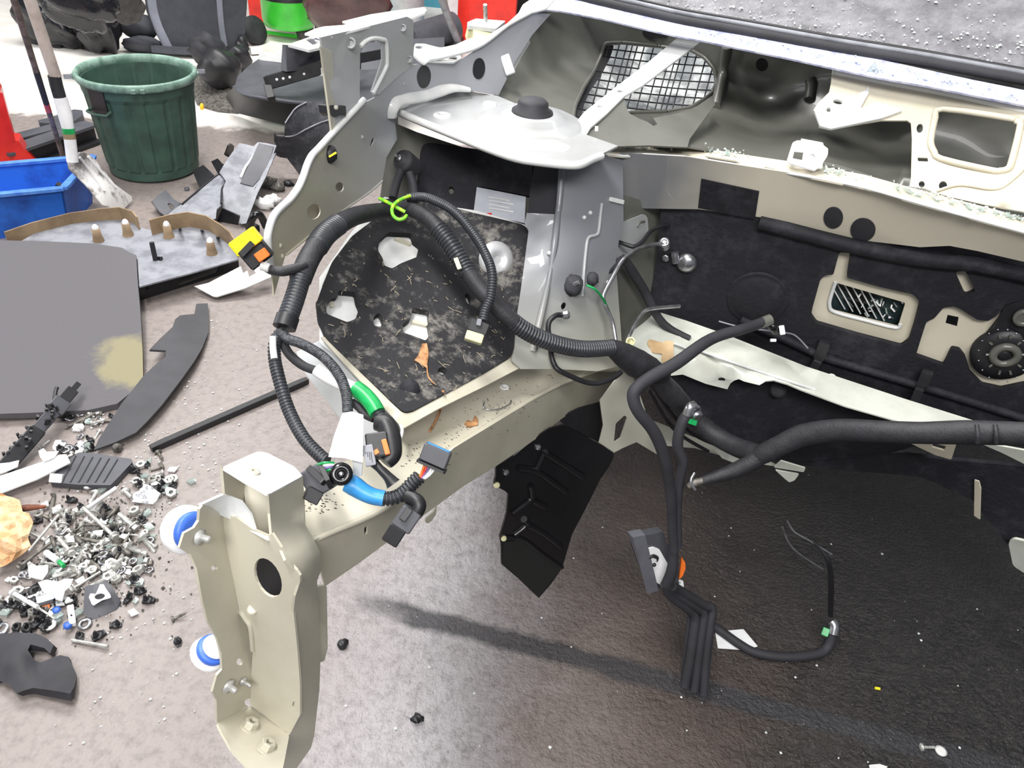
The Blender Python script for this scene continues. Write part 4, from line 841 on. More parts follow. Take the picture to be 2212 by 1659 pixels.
tag(tube('wire_clip', [LP(x, y)+UP*.003 for x, y in px('1046,872 1044,882 1056,888 1080,886 1100,876 1104,868')], .0012, steel, n=6), 'thin bent steel wire on top of the chassis leg', 'wire')
rg = random.Random(2)
m = MB()
for k in range(150):
    x, y = rg.uniform(705, 1100), rg.uniform(500, 860)
    if not inside((x, y), pado) or any(inside((x, y), h) for h in cut): continue
    p = near(PAD, .002)(x, y); d = (rt*rg.uniform(-1, 1)+up*rg.uniform(-1, 1))*rg.uniform(.004, .014)
    m.tube([p, p+d*.5+(rt-up)*rg.uniform(-.002, .002), p+d], .0005, n=4, sub=2)
o = m.build('straw_bits', mat('straw_dust', (186, 172, 150), .9)); tag(o, 'straw fibres and fluff scattered over the black arch pad', 'straw', kind='stuff')
m = MB()
for k in range(220):
    t = rg.random(); x, y = 880+t*320+rg.gauss(0, 20), 1000-t*190+rg.gauss(0, 22)
    if k < 60: x, y = 690+rg.gauss(0, 22), 1090+rg.gauss(0, 10)
    p = LP(x, y)
    if not (640 < x < 1200): continue
    m.blob(p, rt*rg.uniform(.0006, .002), lh*rg.uniform(.0006, .002), UP*.0012, k, .2, 5, 3)
tag(m.build('leg_dirt', dirty), 'crumbs of dirt along the top of the chassis leg', 'dirt', kind='stuff')
# ================================================================== workshop shell
wm = mat('white_wall', (226, 226, 224), .7)
MB().box(Vector((0, 12, 2.5)), Vector((9, 0, 0)), Vector((0, .1, 0)), Vector((0, 0, 2.5)), .001).build('wall_back', wm)['kind'] = 'structure'
MB().box(Vector((-9, 5, 2.5)), Vector((.1, 0, 0)), Vector((0, 7, 0)), Vector((0, 0, 2.5)), .001).build('wall_left', wm)['kind'] = 'structure'
# ================================================================== helpers for things on the floor
def solid(name, out, surf, m, lab, cat, t=.01, group=None, **k): return tag(sheet(name, out, surf, m, t=t, **k), lab, cat, group)
def upright(a, b, y=None): return vplane(G(*a), G(*b))
# ---- green dustbin
bc = G(336, 362)
bn_ = thing('dustbin', bc, 'dark green ribbed plastic dustbin standing on the workshop floor', 'bin')
axb = UP
def binr(rf, n=72, rib=.0):
    out = []
    for r_, h in rf:
        out.append([bc+UP*h+Vector((math.cos(2*math.pi*k/n), math.sin(2*math.pi*k/n), 0))*(r_-(rib if rib and k % 8 < 2 and .05 < h < .40 and r_ > .207 else 0)) for k in range(n)])
    return out
m = MB(); m.rings(binr([(.03, .004), (.19, .002), (.205, .012), (.207, .05), (.212, .06), (.238, .38), (.244, .40), (.246, .438), (.236, .438), (.222, .30), (.19, .03), (.03, .02)], 144, .006), True, False)
m.build('bin_body', binm, bn_)
m = MB(); m.rings(binr([(.243, .436), (.256, .436), (.262, .446), (.262, .466), (.255, .474), (.246, .470), (.240, .44)]), False, close=True); m.build('bin_rim', binr_m, bn_)
vd = Vector((CAM.x-bc.x, CAM.y-bc.y, 0)).normalized(); vs_ = Vector((-vd.y, vd.x, 0))
def bp_(ang, r_, h): return bc+(vd*math.cos(R(ang))+vs_*math.sin(R(ang)))*r_+UP*h
sg_ = -1 if (bp_(40, 1, 0)-bc).dot(rt) > 0 else 1
for a0, nm in ((48*sg_, 'bin_handle'), (228*sg_, 'bin_handle')):
    MB().tube([bp_(a0-13, .238, .345), bp_(a0-12, .268, .335), bp_(a0, .278, .335), bp_(a0+12, .268, .335), bp_(a0+13, .238, .345)], .007, n=8, smooth=False).build(nm, binm, bn_)
    MB().bar(bp_(a0, .238, .33), bp_(a0, .243, .435), .09, .006, nrm=bp_(a0, 1, 0)-bc).build('handle_recess', black, bn_)
for a0 in (2*sg_, 92*sg_, -88*sg_):
    for d in (-4, 4): MB().bar(bp_(a0+d, .262, .440), bp_(a0+d, .266, .458), .018, .008, nrm=bp_(a0+d, 1, 0)-bc).build('lid_catch', binr_m, bn_)
MB().bar(bp_(88*sg_, .255, .452), bp_(88*sg_, .30, .452), .02, .012).build('rim_hook', lgreyp, bn_)
MB().bar(bp_(-90*sg_, .255, .452), bp_(-90*sg_, .30, .452), .02, .012).build('rim_hook', lgreyp, bn_)
# ---- broom pole and scoop
pb, pt = G(143, 361, 0.01), G(24, -20, 1.02)
bp2 = thing('broom_pole', pb, 'thin brown broom pole with a red band leaning beside the scoop', 'pole')
def seg(name, a, b, f0, f1, r_, m, par): return MB().tube([a.lerp(b, f0), a.lerp(b, (f0+f1)/2), a.lerp(b, f1)], r_, n=10, smooth=False).build(name, m, par)
seg('pole_lower', pb, pt, 0, .43, .011, wood, bp2); seg('red_band', pb, pt, .43, .48, .0116, red, bp2); seg('black_grip', pb, pt, .48, .66, .0116, rubber, bp2); seg('pole_upper', pb, pt, .66, 1, .011, wood, bp2)
sb_, s1, st_ = G(170, 350, .30), G(120, 165, .62), G(58, -20, .92)
sc = thing('scoop_shovel', G(255, 440), 'pale handled scoop shovel with a taped neck and white splashed blade', 'shovel')
MB().tube([s1, st_], .021, n=12, smooth=False).build('handle', paleh, sc)
def sp_(x, y): return G(x, y, .30+(350-y)/185*.32)
MB().tube([sp_(117, 163), sp_(122, 185), sp_(130, 212)], .023, n=12, smooth=False).build('black_tape', tape, sc)
MB().tube([sp_(130, 210), sp_(140, 245), sp_(147, 278)], [.024, .026, .022], n=12, smooth=False).build('white_neck_wrap', white, sc)
MB().tube([sp_(147, 277), sp_(149, 289)], .0225, n=12, smooth=False).build('green_tape', greent, sc)
MB().tube([sp_(149, 289), sp_(151, 300)], .0225, n=12, smooth=False).build('tan_tape', tan, sc)
MB().tube([sp_(151, 300), sp_(154, 325), sp_(157, 350)], .022, n=12, smooth=False).build('blade_socket', white, sc)
bladef = gfield('146,355,.27 175,330,.30 205,343,.25 285,427,.03 263,455,.015 222,442,.10 230,390,.16')
def bladem():
    t = NT('splashed_blade'); f = t.maprange(t.math('ADD', t.noise(16, 5), t.math('MULTIPLY', t.lindist(G(262, 380, .1), G(205, 425, .1)), 2.2)), .45, .6)
    return t.fin(t.mix(f, lin((128, 122, 120)), lin((232, 230, 228))), .5)
MB().sheet('146,352 158,338 174,329 190,331 205,344 247,397 284,424 286,432 262,456 222,443 184,398 150,366', bladef, t=.006, step=18).build('blade', bladem(), sc)
MB().tube([near(bladef, .006)(x, y) for x, y in px('172,340 195,370 226,412')], .006, n=6).build('blade_rib', white, sc)
MB().tube([near(bladef, .006)(x, y) for x, y in px('190,338 220,372 250,405')], .006, n=6).build('blade_rib', white, sc)
# ---- red stand and black channels at the left
rs_ = thing('red_stand', G(30, 372), 'red steel stand leg at the left edge behind the blue crate', 'stand')
rv = upright((0, 376), (90, 370))
sheet('stand_leg', '-30,150 0,200 28,303 41,305 60,336 86,372 86,376 -30,380', rv, red, rs_, t=.10)
sheet('stand_side', '0,200 6,202 33,304 28,306', near(rv, .004), red, rs_, t=.004)
def beam(lab, a, b, w, h, z=0):
    p, q = G(*a), G(*b); t = thing('black_channel', p, lab, 'channel', 'black channels beside the bin')
    MB().bar(p+UP*(z+h*.1), q+UP*(z+h*.1), w, h*.2, nrm=UP).build('base_flange', black, t)
    MB().bar(p+UP*(z+h*.5), q+UP*(z+h*.5), w*.35, h*.8, nrm=UP).build('web', black, t)
    MB().bar(p+UP*(z+h*.92), q+UP*(z+h*.92), w*.8, h*.16, nrm=UP).build('top_flange', greyp, t)
beam('long black steel channel on the floor behind the poles', (20, 372), (205, 305), .12, .10)
beam('flat black channel just behind the longer one', (20, 325), (150, 290), .10, .06)
solid('flat_plate', '82,260 112,252 160,236 178,238 179,248 160,262 140,268 84,265', hplane(.05), greyp, 'small dark flat plate lying beyond the channels', 'plate', .04)
# ---- blue crate
C0, UX, VY = G(150, 498), (G(0, 516)-G(150, 498)).normalized(), (G(200, 438)-G(150, 498))
hc = .20
cr = thing('storage_crate', C0, 'blue plastic crate with dirty walls at the left edge', 'crate')
def cw(u, v, h, o=0):
    k = h/hc*.03; return C0+UX*(u+(k if u > .3 else -k))+VY.normalized()*(v+(k if v > .15 else -k))+UP*h
LV = VY.length
def wallq(name, u0, v0, u1, v1, inn):
    a, b, c, d = cw(u0, v0, 0), cw(u1, v1, 0), cw(u1, v1, hc), cw(u0, v0, hc); i = inn*.006
    MB().add([a, b, c, d, a+i, b+i, c+i, d+i], [(0, 1, 2, 3), (7, 6, 5, 4), (0, 4, 5, 1), (3, 2, 6, 7), (1, 5, 6, 2), (0, 3, 7, 4)], False).build(name, blue, cr)
wallq('crate_wall', 0, 0, .62, 0, VY.normalized()); wallq('crate_wall', 0, LV, .62, LV, -VY.normalized())
wallq('crate_wall', 0, 0, 0, LV, UX); wallq('crate_wall', .62, 0, .62, LV, -UX)
MB().box(C0+UX*.31+VY*.5+UP*.006, UX*.31, VY*.5, UP*.005, .02).build('crate_floor', blue, cr)
rimp = [cw(0, 0, hc)-UX*.008-VY.normalized()*.008, cw(.62, 0, hc), cw(.62, LV, hc), cw(0, LV, hc)-UX*.008]
for k in range(4): MB().bar(rimp[k], rimp[(k+1) % 4], .03, .014, nrm=UP).build('crate_rim', mat('worn_blue_plastic', (84, 136, 214), .5, 0, (60, 110, 200), 20) if k == 0 else bpy.data.materials['worn_blue_plastic'], cr)
tag(MB().bar(G(108, 440, .08), G(132, 400, .20), .035, .02).build('black_strip', black), 'short black plastic strip standing up inside the blue crate', 'strip')
# ---- grey board
BD = plane3(G(0, 893, .035), G(305, 814, .035), G(150, 524, .13))
solid('felt_board', '-40,515 0,519 95,521 203,526 263,535 280,545 294,551 297,600 299,627 303,670 305,703 308,760 309,814 300,830 280,850 253,872 190,886 60,892 -40,895', BD, board, 'large dark grey felt board with a yellowed corner lying on the floor', 'board', .022, step=60)
# ---- undertray with bosses
TRY = gfield('60,525,.10 300,618,.09 513,558,.09 280,478,.09 410,488,.09 150,485,.10')
ut = thing('undertray', G(400, 560), 'upturned grey undertray with tan ribbed edge and hollow posts', 'undertray')
sheet('tray_panel', '30,530 80,500 160,478 265,466 290,470 300,490 335,500 375,488 411,482 450,492 480,510 510,540 514,560 410,590 301,619 297,560 200,540', TRY, lgreyp, ut, t=.006, step=40)
def strip(name, pts, h0, h1, m, par, t=.006):
    mb = MB(); q = px(pts); o = []
    for i in range(len(q)-1):
        for k in range(4): o.append((q[i][0]+(q[i+1][0]-q[i][0])*k/4, q[i][1]+(q[i+1][1]-q[i][1])*k/4))
    o.append(q[-1]); b = [G(x, y, h0) for x, y in o]
    for i in range(len(b)-1):
        d = (b[i+1]-b[i]).normalized(); n = Vector((-d.y, d.x, 0))*t; z = UP*(h1-h0)
        mb.add([b[i], b[i+1], b[i+1]+z, b[i]+z, b[i]+n, b[i+1]+n, b[i+1]+n+z, b[i]+n+z], [(0, 1, 2, 3), (7, 6, 5, 4), (3, 2, 6, 7), (0, 4, 5, 1), (0, 3, 7, 4), (1, 5, 6, 2)], False)
    return mb.build(name, m, par)
strip('tray_edge', '20,530 79,509 158,488 225,478 263,475 290,483 300,496', .09, .145, tan, ut)
strip('tray_edge', '330,508 350,502 373,496 411,490 449,498 480,517 500,534 514,556', .09, .155, tan, ut)
for x, y in ((388, 494), (436, 497), (470, 512)): MB().bar(G(x, y, .09), G(x, y, .152), .004, .012).build('edge_rib', black, ut)
fv = upright((301, 650), (516, 582))
sheet('tray_front_wall', '300,617 410,588 514,557 516,570 516,582 440,612 303,653', near(fv, .0), black, ut, t=.008, holes=[rnd(px('386,611 392,600 465,575 473,578 470,590 384,620'), 3), ell(318, 622, 4)])
for x, y in ((213, 520), (277, 508), (365, 512), (458, 548)):
    c = TRY(x, y); h = .052
    p_ = MB().lathe(c, UP, [(.022, 0), (.017, .02), (.015, h), (.011, h), (.011, h-.02)], 14).build('post', tan, ut)
    MB().lathe(c+UP*(h-.004), UP, [(.012, 0), (.012, .012), (.006, .02)], 12).build('post_tip', white, p_)
MB().bar(TRY(336, 562), TRY(336, 562)+UP*.075, .018, .014).build('black_peg', black, ut)
MB().bar(TRY(342, 560), TRY(350, 562)+UP*.004, .02, .012).build('peg_foot', black, ut)
# ---- grey white bracket piece
solid('bracket_piece', '419,618 450,611 520,575 525,590 578,560 590,575 588,597 530,622 468,641 460,640', gfield('419,618,.03 520,575,.08 588,597,.06 468,641,.02'), lpaint, 'pale folded bracket piece with a square hole on the floor under the rail', 'bracket', .006, holes=[px('534,583 545,577 553,590 538,598')])
# ---- strip, bar, rod
solid('felt_strip', '424,656 449,655 451,690 450,718 437,751 420,780 396,814 348,877 320,908 294,934 250,955 203,972 212,950 228,925 263,871 313,808 345,780 358,770 358,757 323,755 345,732 373,706 378,690 389,681 420,678', gfield('424,656,.03 450,716,.02 396,814,.04 294,934,.03 203,970,.02 358,770,.05 313,808,.05 250,900,.05 380,770,.05'), mat('charcoal_felt', (70, 70, 74), .8, 0, (62, 62, 66), 9), 'long curved charcoal felt strip beside the grey board', 'strip', .008, step=22)
tag(MB().bar(G(326, 969, .012), G(664, 821, .012), .022, .02, nrm=UP).build('black_rod', black), 'straight black plastic rod lying on the floor below the felt strip', 'rod')
# ---- toothed clip rail
cr2 = thing('clip_rail', G(95, 930), 'black toothed plastic clip rail lying against the grey board', 'clip rail')
a, b = G(155, 845, .085), G(20, 1000, .03)
def al(f, s=0, h=0): return a.lerp(b, f)+Vector((-(b-a).y, (b-a).x, 0)).normalized()*s+UP*h
MB().bar(al(-.12), al(0), .016, .012).bar(al(-.02), al(.16), .034, .02).build('rail_tip', black, cr2)
MB().bar(al(.14), al(.3), .048, .022).build('rail_head', greyp, cr2)
MB().bar(al(.3), al(.6), .036, .016).build('rail_slide', greyp, cr2)
m = MB(); m.bar(al(.55), al(1.08), .044, .018)
rg = random.Random(9)
for k in range(34):
    p = al(rg.uniform(.28, 1.05), rg.uniform(-.024, .024), .008); m.bar(p, p+UP*rg.uniform(.008, .018)+rt*rg.uniform(-.006, .006), .008, .008)
m.build('rail_teeth', black, cr2)
MB().tube([al(.2, -.02), al(.05, -.045), al(0, -.05)], .006, n=8).build('rail_arm', black, cr2)
# ---- mat, white strips, paper
mt = thing('rubber_mat', G(195, 1010), 'small grooved grey rubber mat lying under glass crumbs', 'mat')
MM = hplane(.022)
sheet('mat_body', '170,977 200,979 284,991 286,998 262,1024 239,1048 170,1047 108,1041 107,1032 145,994', MM, greyp, mt, t=.018, r=3)
for k in range(6):
    x = 150+k*18; MB().tube([near(MM, .0)(x+14, 985+k*1.5), near(MM, .0)(x-16, 1042)], .0025, n=6, smooth=False).build('mat_groove', rubber, mt)
solid('white_strip', '-20,1036 0,1028 90,998 130,982 143,981 152,999 140,1005 80,1035 0,1066 -20,1072', gfield('0,1040,.03 150,995,.04 0,1066,.025'), white, 'long torn white plastic strip at the left edge below the clip rail', 'strip', .004)
solid('white_strip', '-20,1004 0,1001 20,999 41,994 38,1008 10,1020 -20,1030', gfield('0,1003,.045 41,994,.045 0,1022,.035'), white, 'short white plastic strip behind the long torn one', 'strip', .004)
solid('white_strip', '83,974 94,968 101,976 127,974 118,988 104,993 93,996 86,986', gfield('83,974,.06 127,974,.05 94,996,.05'), white, 'small crumpled white plastic piece beside the clip rail', 'strip', .004, wob=.004, step=12)
solid('brown_paper', '-15,1062 0,1064 14,1071 30,1075 42,1080 46,1092 49,1105 63,1109 72,1128 66,1145 60,1161 64,1172 68,1182 40,1204 10,1222 -15,1230', gfield('0,1064,.05 42,1080,.03 72,1128,.05 0,1225,.03 30,1140,.09'), paper, 'crumpled sheet of light brown paper at the left edge of the scrap heap', 'paper', .003, wob=.010, step=14).data.polygons.foreach_set('use_smooth', [False]*len(bpy.data.objects['brown_paper'].data.polygons))
tag(MB().tube([G(35, 1099, .02), G(60, 1097, .025), G(100, 1094, .02)], [.008, .009, .004], n=8).build('rusty_rod', mat('rusty_brown', (132, 78, 56), .8, 0, (60, 40, 32), 40)), 'short rusty brown rod beside the crumpled paper', 'rod')
solid('white_shard', '284,1084 312,1045 326,1050 338,1060 346,1066 340,1080 330,1089 300,1086', gfield('284,1084,.015 312,1045,.05 346,1066,.03'), mat('speckled_white', (214, 216, 222), .4, 0, (150, 152, 158), 70, .5, .6), 'white angular plastic shard at the upper right of the scrap heap', 'shard', .004)
solid('glass_piece', '288,1003 318,993 327,985 325,1006 310,1009', hplane(.006), glass, 'flat greenish piece of glass beside the grooved mat', 'glass', .004)
# ---- rubber foot with a metal plate
rf = thing('rubber_block', G(215, 1300), 'tapered black rubber block with a white metal plate and oval hole', 'block')
RB0 = gfield('183,1268,.03 232,1255,.03 262,1305,.0 203,1338,.0 210,1290,.035 240,1290,.035')
sheet('block_body', '183,1266 200,1263 232,1254 238,1262 262,1300 264,1310 255,1315 203,1339 190,1334 180,1326', RB0, greyp, rf, t=.02, r=5)
sheet('block_plate', '192,1290 195,1282 207,1283 212,1272 216,1262 224,1262 228,1270 232,1276 238,1284 240,1290 236,1292 220,1297 202,1308 198,1305', near(RB0, .006), lpaint, rf, t=.003, holes=[ell(215, 1288, 12, 6.5, -12)])
sheet('block_hole', ell(215, 1288, 12, 6.5, -12), near(RB0, .002), black, rf, t=.002)
# ---- foam flap
ff = thing('foam_flap', G(80, 1430), 'black foam rubber flap lying at the left edge below the scrap heap', 'foam')
FF = gfield('0,1370,.03 78,1368,.035 116,1393,.03 87,1430,.02 130,1415,.03 165,1459,.02 152,1497,.04 36,1498,.03 0,1471,.02 40,1430,.05')
sheet('flap_body', '-20,1372 0,1370 36,1366 78,1368 101,1379 116,1393 108,1412 96,1400 66,1392 60,1404 74,1426 87,1431 130,1415 148,1419 159,1444 166,1459 161,1482 152,1498 110,1491 72,1486 50,1492 36,1498 20,1479 0,1471 -20,1475', FF, rubber, ff, t=.02, step=22)
# ---- heap of black plastic parts
def pp(name, out, gf, m, lab, t=.006, **k): return solid(name, out, gfield(gf), m, lab, 'plastic part', t, 'broken black plastic parts', **k)
pp('plastic_bracket', '327,435 340,423 358,410 375,430 390,438 376,455 358,467 345,458', '327,435,.05 358,410,.06 390,438,.05 358,467,.02', greyp, 'small black plastic bracket with a slot, leftmost of the broken parts', holes=[rnd(px('361,441 366,438 377,447 374,453 369,452'), 3)])
p1 = thing('plastic_cover', G(420, 450), 'wide pale grey triangular plastic cover lying among the broken black parts', 'plastic part', 'broken black plastic parts')
PC = gfield('356,468,.06 392,440,.08 470,378,.10 488,392,.12 477,443,.09 466,472,.06')
sheet('cover_panel', '356,470 374,454 392,440 430,408 470,378 478,380 485,386 488,393 482,402 479,412 477,443 468,452 466,472 445,476 428,476 400,474 392,478', PC, lgreyp, p1, t=.005)
sheet('cover_edge', '344,470 360,472 392,479 430,477 466,473 468,490 350,490', gfield('344,470,.05 466,473,.05 350,490,.0 468,490,.0'), black, p1, t=.006)
MB().tube([near(PC, .005)(x, y) for x, y in px('393,441 430,410 470,378 480,381 488,393 481,405 479,415 478,440')], .005, n=6).build('cover_seam', black, p1)
p2 = thing('plastic_channel', G(540, 430), 'large grey plastic channel cover standing tilted among the broken black parts', 'plastic part', 'broken black plastic parts')
PH = gfield('517,309,.20 597,314,.20 589,341,.16 551,405,.10 524,481,.02 481,450,.06 488,388,.14 474,372,.16')
sheet('channel_face', '517,309 532,312 548,316 557,307 575,309 597,314 591,331 589,341 570,378 551,405 541,435 532,462 526,481 515,483 517,466 481,451 480,430 481,410 488,390 474,372 490,345', PH, lgreyp, p2, t=.006, step=25)
sheet('channel_recess', '559,309 591,316 585,338 568,378 546,402 519,395 530,372', near(PH, .006), greyp, p2, t=.004)
sheet('channel_end', '480,450 517,467 513,486 468,478', gfield('480,450,.06 517,467,.06 513,486,.0 468,478,.0'), black, p2, t=.006)
sheet('channel_flange', '588,334 596,330 575,380 556,418 532,482 520,484 545,420', near(PH, .008), lgreyp, p2, t=.006)
MB().tube([near(PH, .006)(x, y) for x, y in px('553,330 540,348 530,362 520,384')], .007, n=6).build('channel_ridge', lpaint, p2)
pp('plastic_clip', '416,369 439,356 450,366 462,378 448,392 434,404 424,390', '416,369,.06 439,356,.08 462,378,.07 434,404,.04', black, 'square black clip housing beside the pale grey cover', t=.02)
pp('plastic_clip', '456,349 470,342 476,350 485,356 478,366 470,374 462,360', '456,349,.08 485,356,.10 470,374,.07', black, 'black clip arm with a tab, topmost of the broken parts', t=.02)
pp('plastic_tab', '486,336 494,316 500,312 506,316 504,330 498,342', '486,342,.02 494,336,.03 504,316,.10', black, 'slim black tab pointing up beside the grey channel', t=.008)
lumps = [(577, 395, .03, 'dirty_lump', dirty, 'dirty grey lump beside the grey channel cover, uppermost'), (600, 405, .022, 'dirty_lump', dirty, 'dirty grey lump nearest the car rail edge'), (572, 440, .03, 'torn_bag', lpaint, 'crumpled pale plastic lump below the dirty one'), (590, 432, .024, 'torn_bag', lpaint, 'crumpled pale plastic lump nearest the rail'), (545, 492, .022, 'black_lump', black, 'black lump behind the yellow plug'), (622, 396, .016, 'black_lump', black, 'small black lump against the rail edge')]
for i, (x, y, r_, nm, mm, lab) in enumerate(lumps):
    tag(MB().blob(G(x, y, r_*.75), Vector((r_*1.5, 0, 0)), Vector((0, r_*1.1, 0)), UP*r_, i+3, .16).build(nm, mm), lab, 'scrap', 'scrap lumps by the rail')
tag(MB().tube([G(540, 490, .03), G(548, 468, .09), G(562, 465, .09), G(575, 490, .03)], .016, n=10).build('hose_bend', gloss), 'bent black hose piece arching behind the yellow plug', 'hose')
tag(MB().lathe(G(404, 411, .0), UP, [(.012, 0), (.012, .012), (.004, .014)], 10).build('loose_cap', greyp), 'small grey cap lying alone on the floor near the bin', 'cap')
# ---- wheel arch liner piece against the rail
wl = thing('arch_liner', G(660, 380), 'dusty black plastic wheel arch liner standing behind the rail', 'liner')
WLF = gfield('650,380,.02 592,333,.12 616,268,.30 638,232,.36 714,220,.36 716,285,.25 620,341,.10')
sheet('liner_panel', '592,288 598,294 614,295 615,280 617,268 627,250 638,234 661,222 690,218 716,221 719,260 717,286 687,322 668,341 660,361 650,382 634,360 620,342 605,340 592,333 598,316 592,305', WLF, felt('dusty_black_plastic', (52, 53, 58), (92, 92, 96), 20, .45, .75, .6), wl, t=.008, step=20)
MB().tube([near(WLF, .006)(x, y) for x, y in px('616,295 635,293 660,280 690,266 715,258')], .004, n=6).build('liner_rib', lgreyp, wl)
MB().tube([near(WLF, .006)(x, y) for x, y in px('616,266 627,249 640,233 662,221')], .004, n=6).build('liner_edge', lgreyp, wl)
# ---- stacked black shell pieces
bsH = thing('plastic_shell', G(600, 260), 'large low black plastic shell with a rounded skirt behind the bin', 'plastic shell')
SH = gfield('512,180,.26 563,125,.28 622,118,.28 700,150,.30 700,215,.26 600,205,.26')
sheet('shell_top', '507,188 513,165 540,140 563,124 600,118 626,118 740,130 860,150 860,215 740,222 652,222 580,214 530,205', SH, greyp, bsH, t=.008, step=40)
sheet('shell_skirt', '506,187 530,204 580,213 652,221 740,222 860,215 860,300 700,296 640,285 614,270 510,244 488,212 490,203', gfield('506,187,.25 652,221,.25 860,215,.25 490,210,.10 510,244,.02 614,270,.02 700,292,.01'), black, bsH, t=.008, step=40)
MB().tube([near(SH, .0)(x, y) for x, y in px('506,188 530,205 580,214 652,222 740,222')], .010, n=8).build('shell_bead', greyp, bsH)
MB().bar(G(560, 120, .3), G(625, 128, .3), .05, .012).build('shell_lip', lpaint, bsH)
ar = thing('perforated_bar', G(640, 190), 'black perforated arm lying across the plastic shell', 'arm')
MB().bar(G(574, 180, .32), G(704, 143, .42), .07, .03).build('arm_body', black, ar)
MB().bar(G(573, 172, .34), G(625, 154, .38), .012, .008).build('arm_edge', lpaint, ar)
for x, y in ((598, 172), (626, 167), (612, 170), (657, 160)): MB().lathe(G(x, y, .38), CAM-G(x, y, .38), [(.007, 0), (.007, .006), (.002, .008)], 10).build('arm_stud', white, ar)
MB().bar(G(668, 158, .38), G(704, 154, .40), .04, .012).build('white_insert', white, ar)
MB().bar(G(578, 184, .31), G(586, 214, .27), .04, .03).build('arm_foot', black, ar)
tag(solid('black_box_cover', '617,97 640,103 667,108 700,100 780,96 780,150 700,140 660,150 620,155', gfield('617,97,.52 700,100,.52 620,155,.40 700,140,.40'), greyp, 'dark grey box cover behind the lamp bracket', 'cover', .06), 'dark grey box cover behind the lamp bracket', 'cover')
solid('white_surround', '622,96 668,80 672,76 690,86 700,90 698,101 667,108', gfield('622,96,.54 668,80,.54 667,108,.54'), lpaint, 'white rectangular frame lying on the dark box cover', 'frame', .012, holes=[px('660,86 672,82 690,92 676,97')])
solid('dark_sheet', '770,95 830,88 960,80 960,140 900,150 860,175 830,200 800,215 770,220', gfield('770,95,.40 960,80,.40 960,140,.34 770,220,.2'), greyp, 'dark panel behind the window of the lamp bracket', 'plastic shell', .02)
MB().bar(G(765, 128, .44), G(850, 112, .46), .05, .02).build('black_bar', black)
tag(bpy.data.objects['black_bar'], 'black rail seen through the window of the lamp bracket', 'rail')
# ---- black rounded parts by the seat
for i, (x, y, z, a, b, lab) in enumerate(((448, 108, .13, .115, .10, 'round black part against the seat, directly right of the bin'), (476, 152, .15, .125, .12, 'black pod in front of the round part, right of the bin rim'), (514, 128, .12, .085, .08, 'black pod touching the plastic shell'), (522, 98, .07, .045, .07, 'small black upright lobe behind the pods'))):
    c = G(x, y, z); tag(MB().blob(c, rt*a, (up*.6+UP*.4)*b, fw*a, i+11, .07, 18, 12).build('black_pod', black if i else rubber), lab, 'pod', 'rounded black parts by the seat')
solid('scrap_base', '410,150 470,170 510,200 512,235 470,240 425,225 412,190', gfield('410,150,.06 510,200,.06 470,240,.01'), dirty, 'dirty dark scrap on the floor between the bin and the plastic shell', 'scrap', .04, wob=.015, step=18)
tag(MB().blob(G(436, 231, .012), rt*.012, up*.024, fw*.012, 3, .05, 10, 7).build('yellow_stopper', mat('yellow_cap_plastic', (240, 184, 30), .5)), 'small yellow cap on the floor right of the bin', 'cap')
tag(MB().bar(G(540, 110, .03), G(566, 108, .03), .05, .05).build('white_block', white), 'small white block beside the black lobe', 'block')
# ---- seat
se = thing('car_seat', G(420, 112), 'dark grey car seat with pale piping standing behind the bin', 'seat')
sv = upright((345, 112), (490, 116))
def sfun(x, y):
    p = sv(x, y); t = (x-425)/120; return p-(p-CAM).normalized()*(.12*(1-t*t))
sheet('backrest', '312,-60 313,0 316,24 330,60 352,101 365,104 420,107 486,108 515,98 530,70 534,0 534,-60', sfun, seatm, se, t=.14, step=25)
for s, w in (('331,-55 333,10 345,55 367,103', .030), ('475,-55 474,0 479,60 486,100', .014)):
    MB().tube([near(sfun, .003)(x, y) for x, y in px(s)], w*1.4, n=10, flat=.15).build('piping', stripe, se)
MB().blob(near(sfun, -.02)(302, 58), rt*.13, up*.085, fw*.09, 2, .03, 16, 10).build('side_bolster', seatm, se)
MB().blob(near(sfun, .02)(310, 98), rt*.14, up*.05, fw*.1, 4, .03, 16, 10).build('side_bolster', seatm, se)
MB().bar(near(sfun, .06)(330, 106), near(sfun, .06)(500, 116), .05, .10).build('seat_base', seatm, se)
# ---- bin liners and fluffy bag
for i, (x, y, z, a, b, c_, mm, lab) in enumerate(((92, 30, .20, .17, .26, .15, bagm, 'black bin liner standing behind the poles, leftmost of the bags'), (140, 62, .13, .16, .13, .12, bagm, 'crumpled glossy black bag in the middle of the heap'), (208, 58, .17, .15, .18, .13, bagm, 'glossy black bag at the right of the heap'), (168, 0, .46, .22, .16, .12, bagm, 'black bag on top of the heap'), (262, 2, .40, .13, .13, .12, fluff, 'dark grey fuzzy bundle beside the black bags'))):
    p = G(x, y, z); tag(MB().blob(p, rt*a, UP*b*.95, fw*c_, i*5+1, .10 if mm is bagm else .05, 40, 26).build('bin_bag' if mm is bagm else 'fabric_bundle', mm), lab, 'bag', 'bags at the far left')
solid('bag_sheet', '100,78 130,82 190,86 250,93 256,96 180,92 110,84', hplane(.01), black, 'flattened black bag edge spread under the bag heap', 'bag', .008)
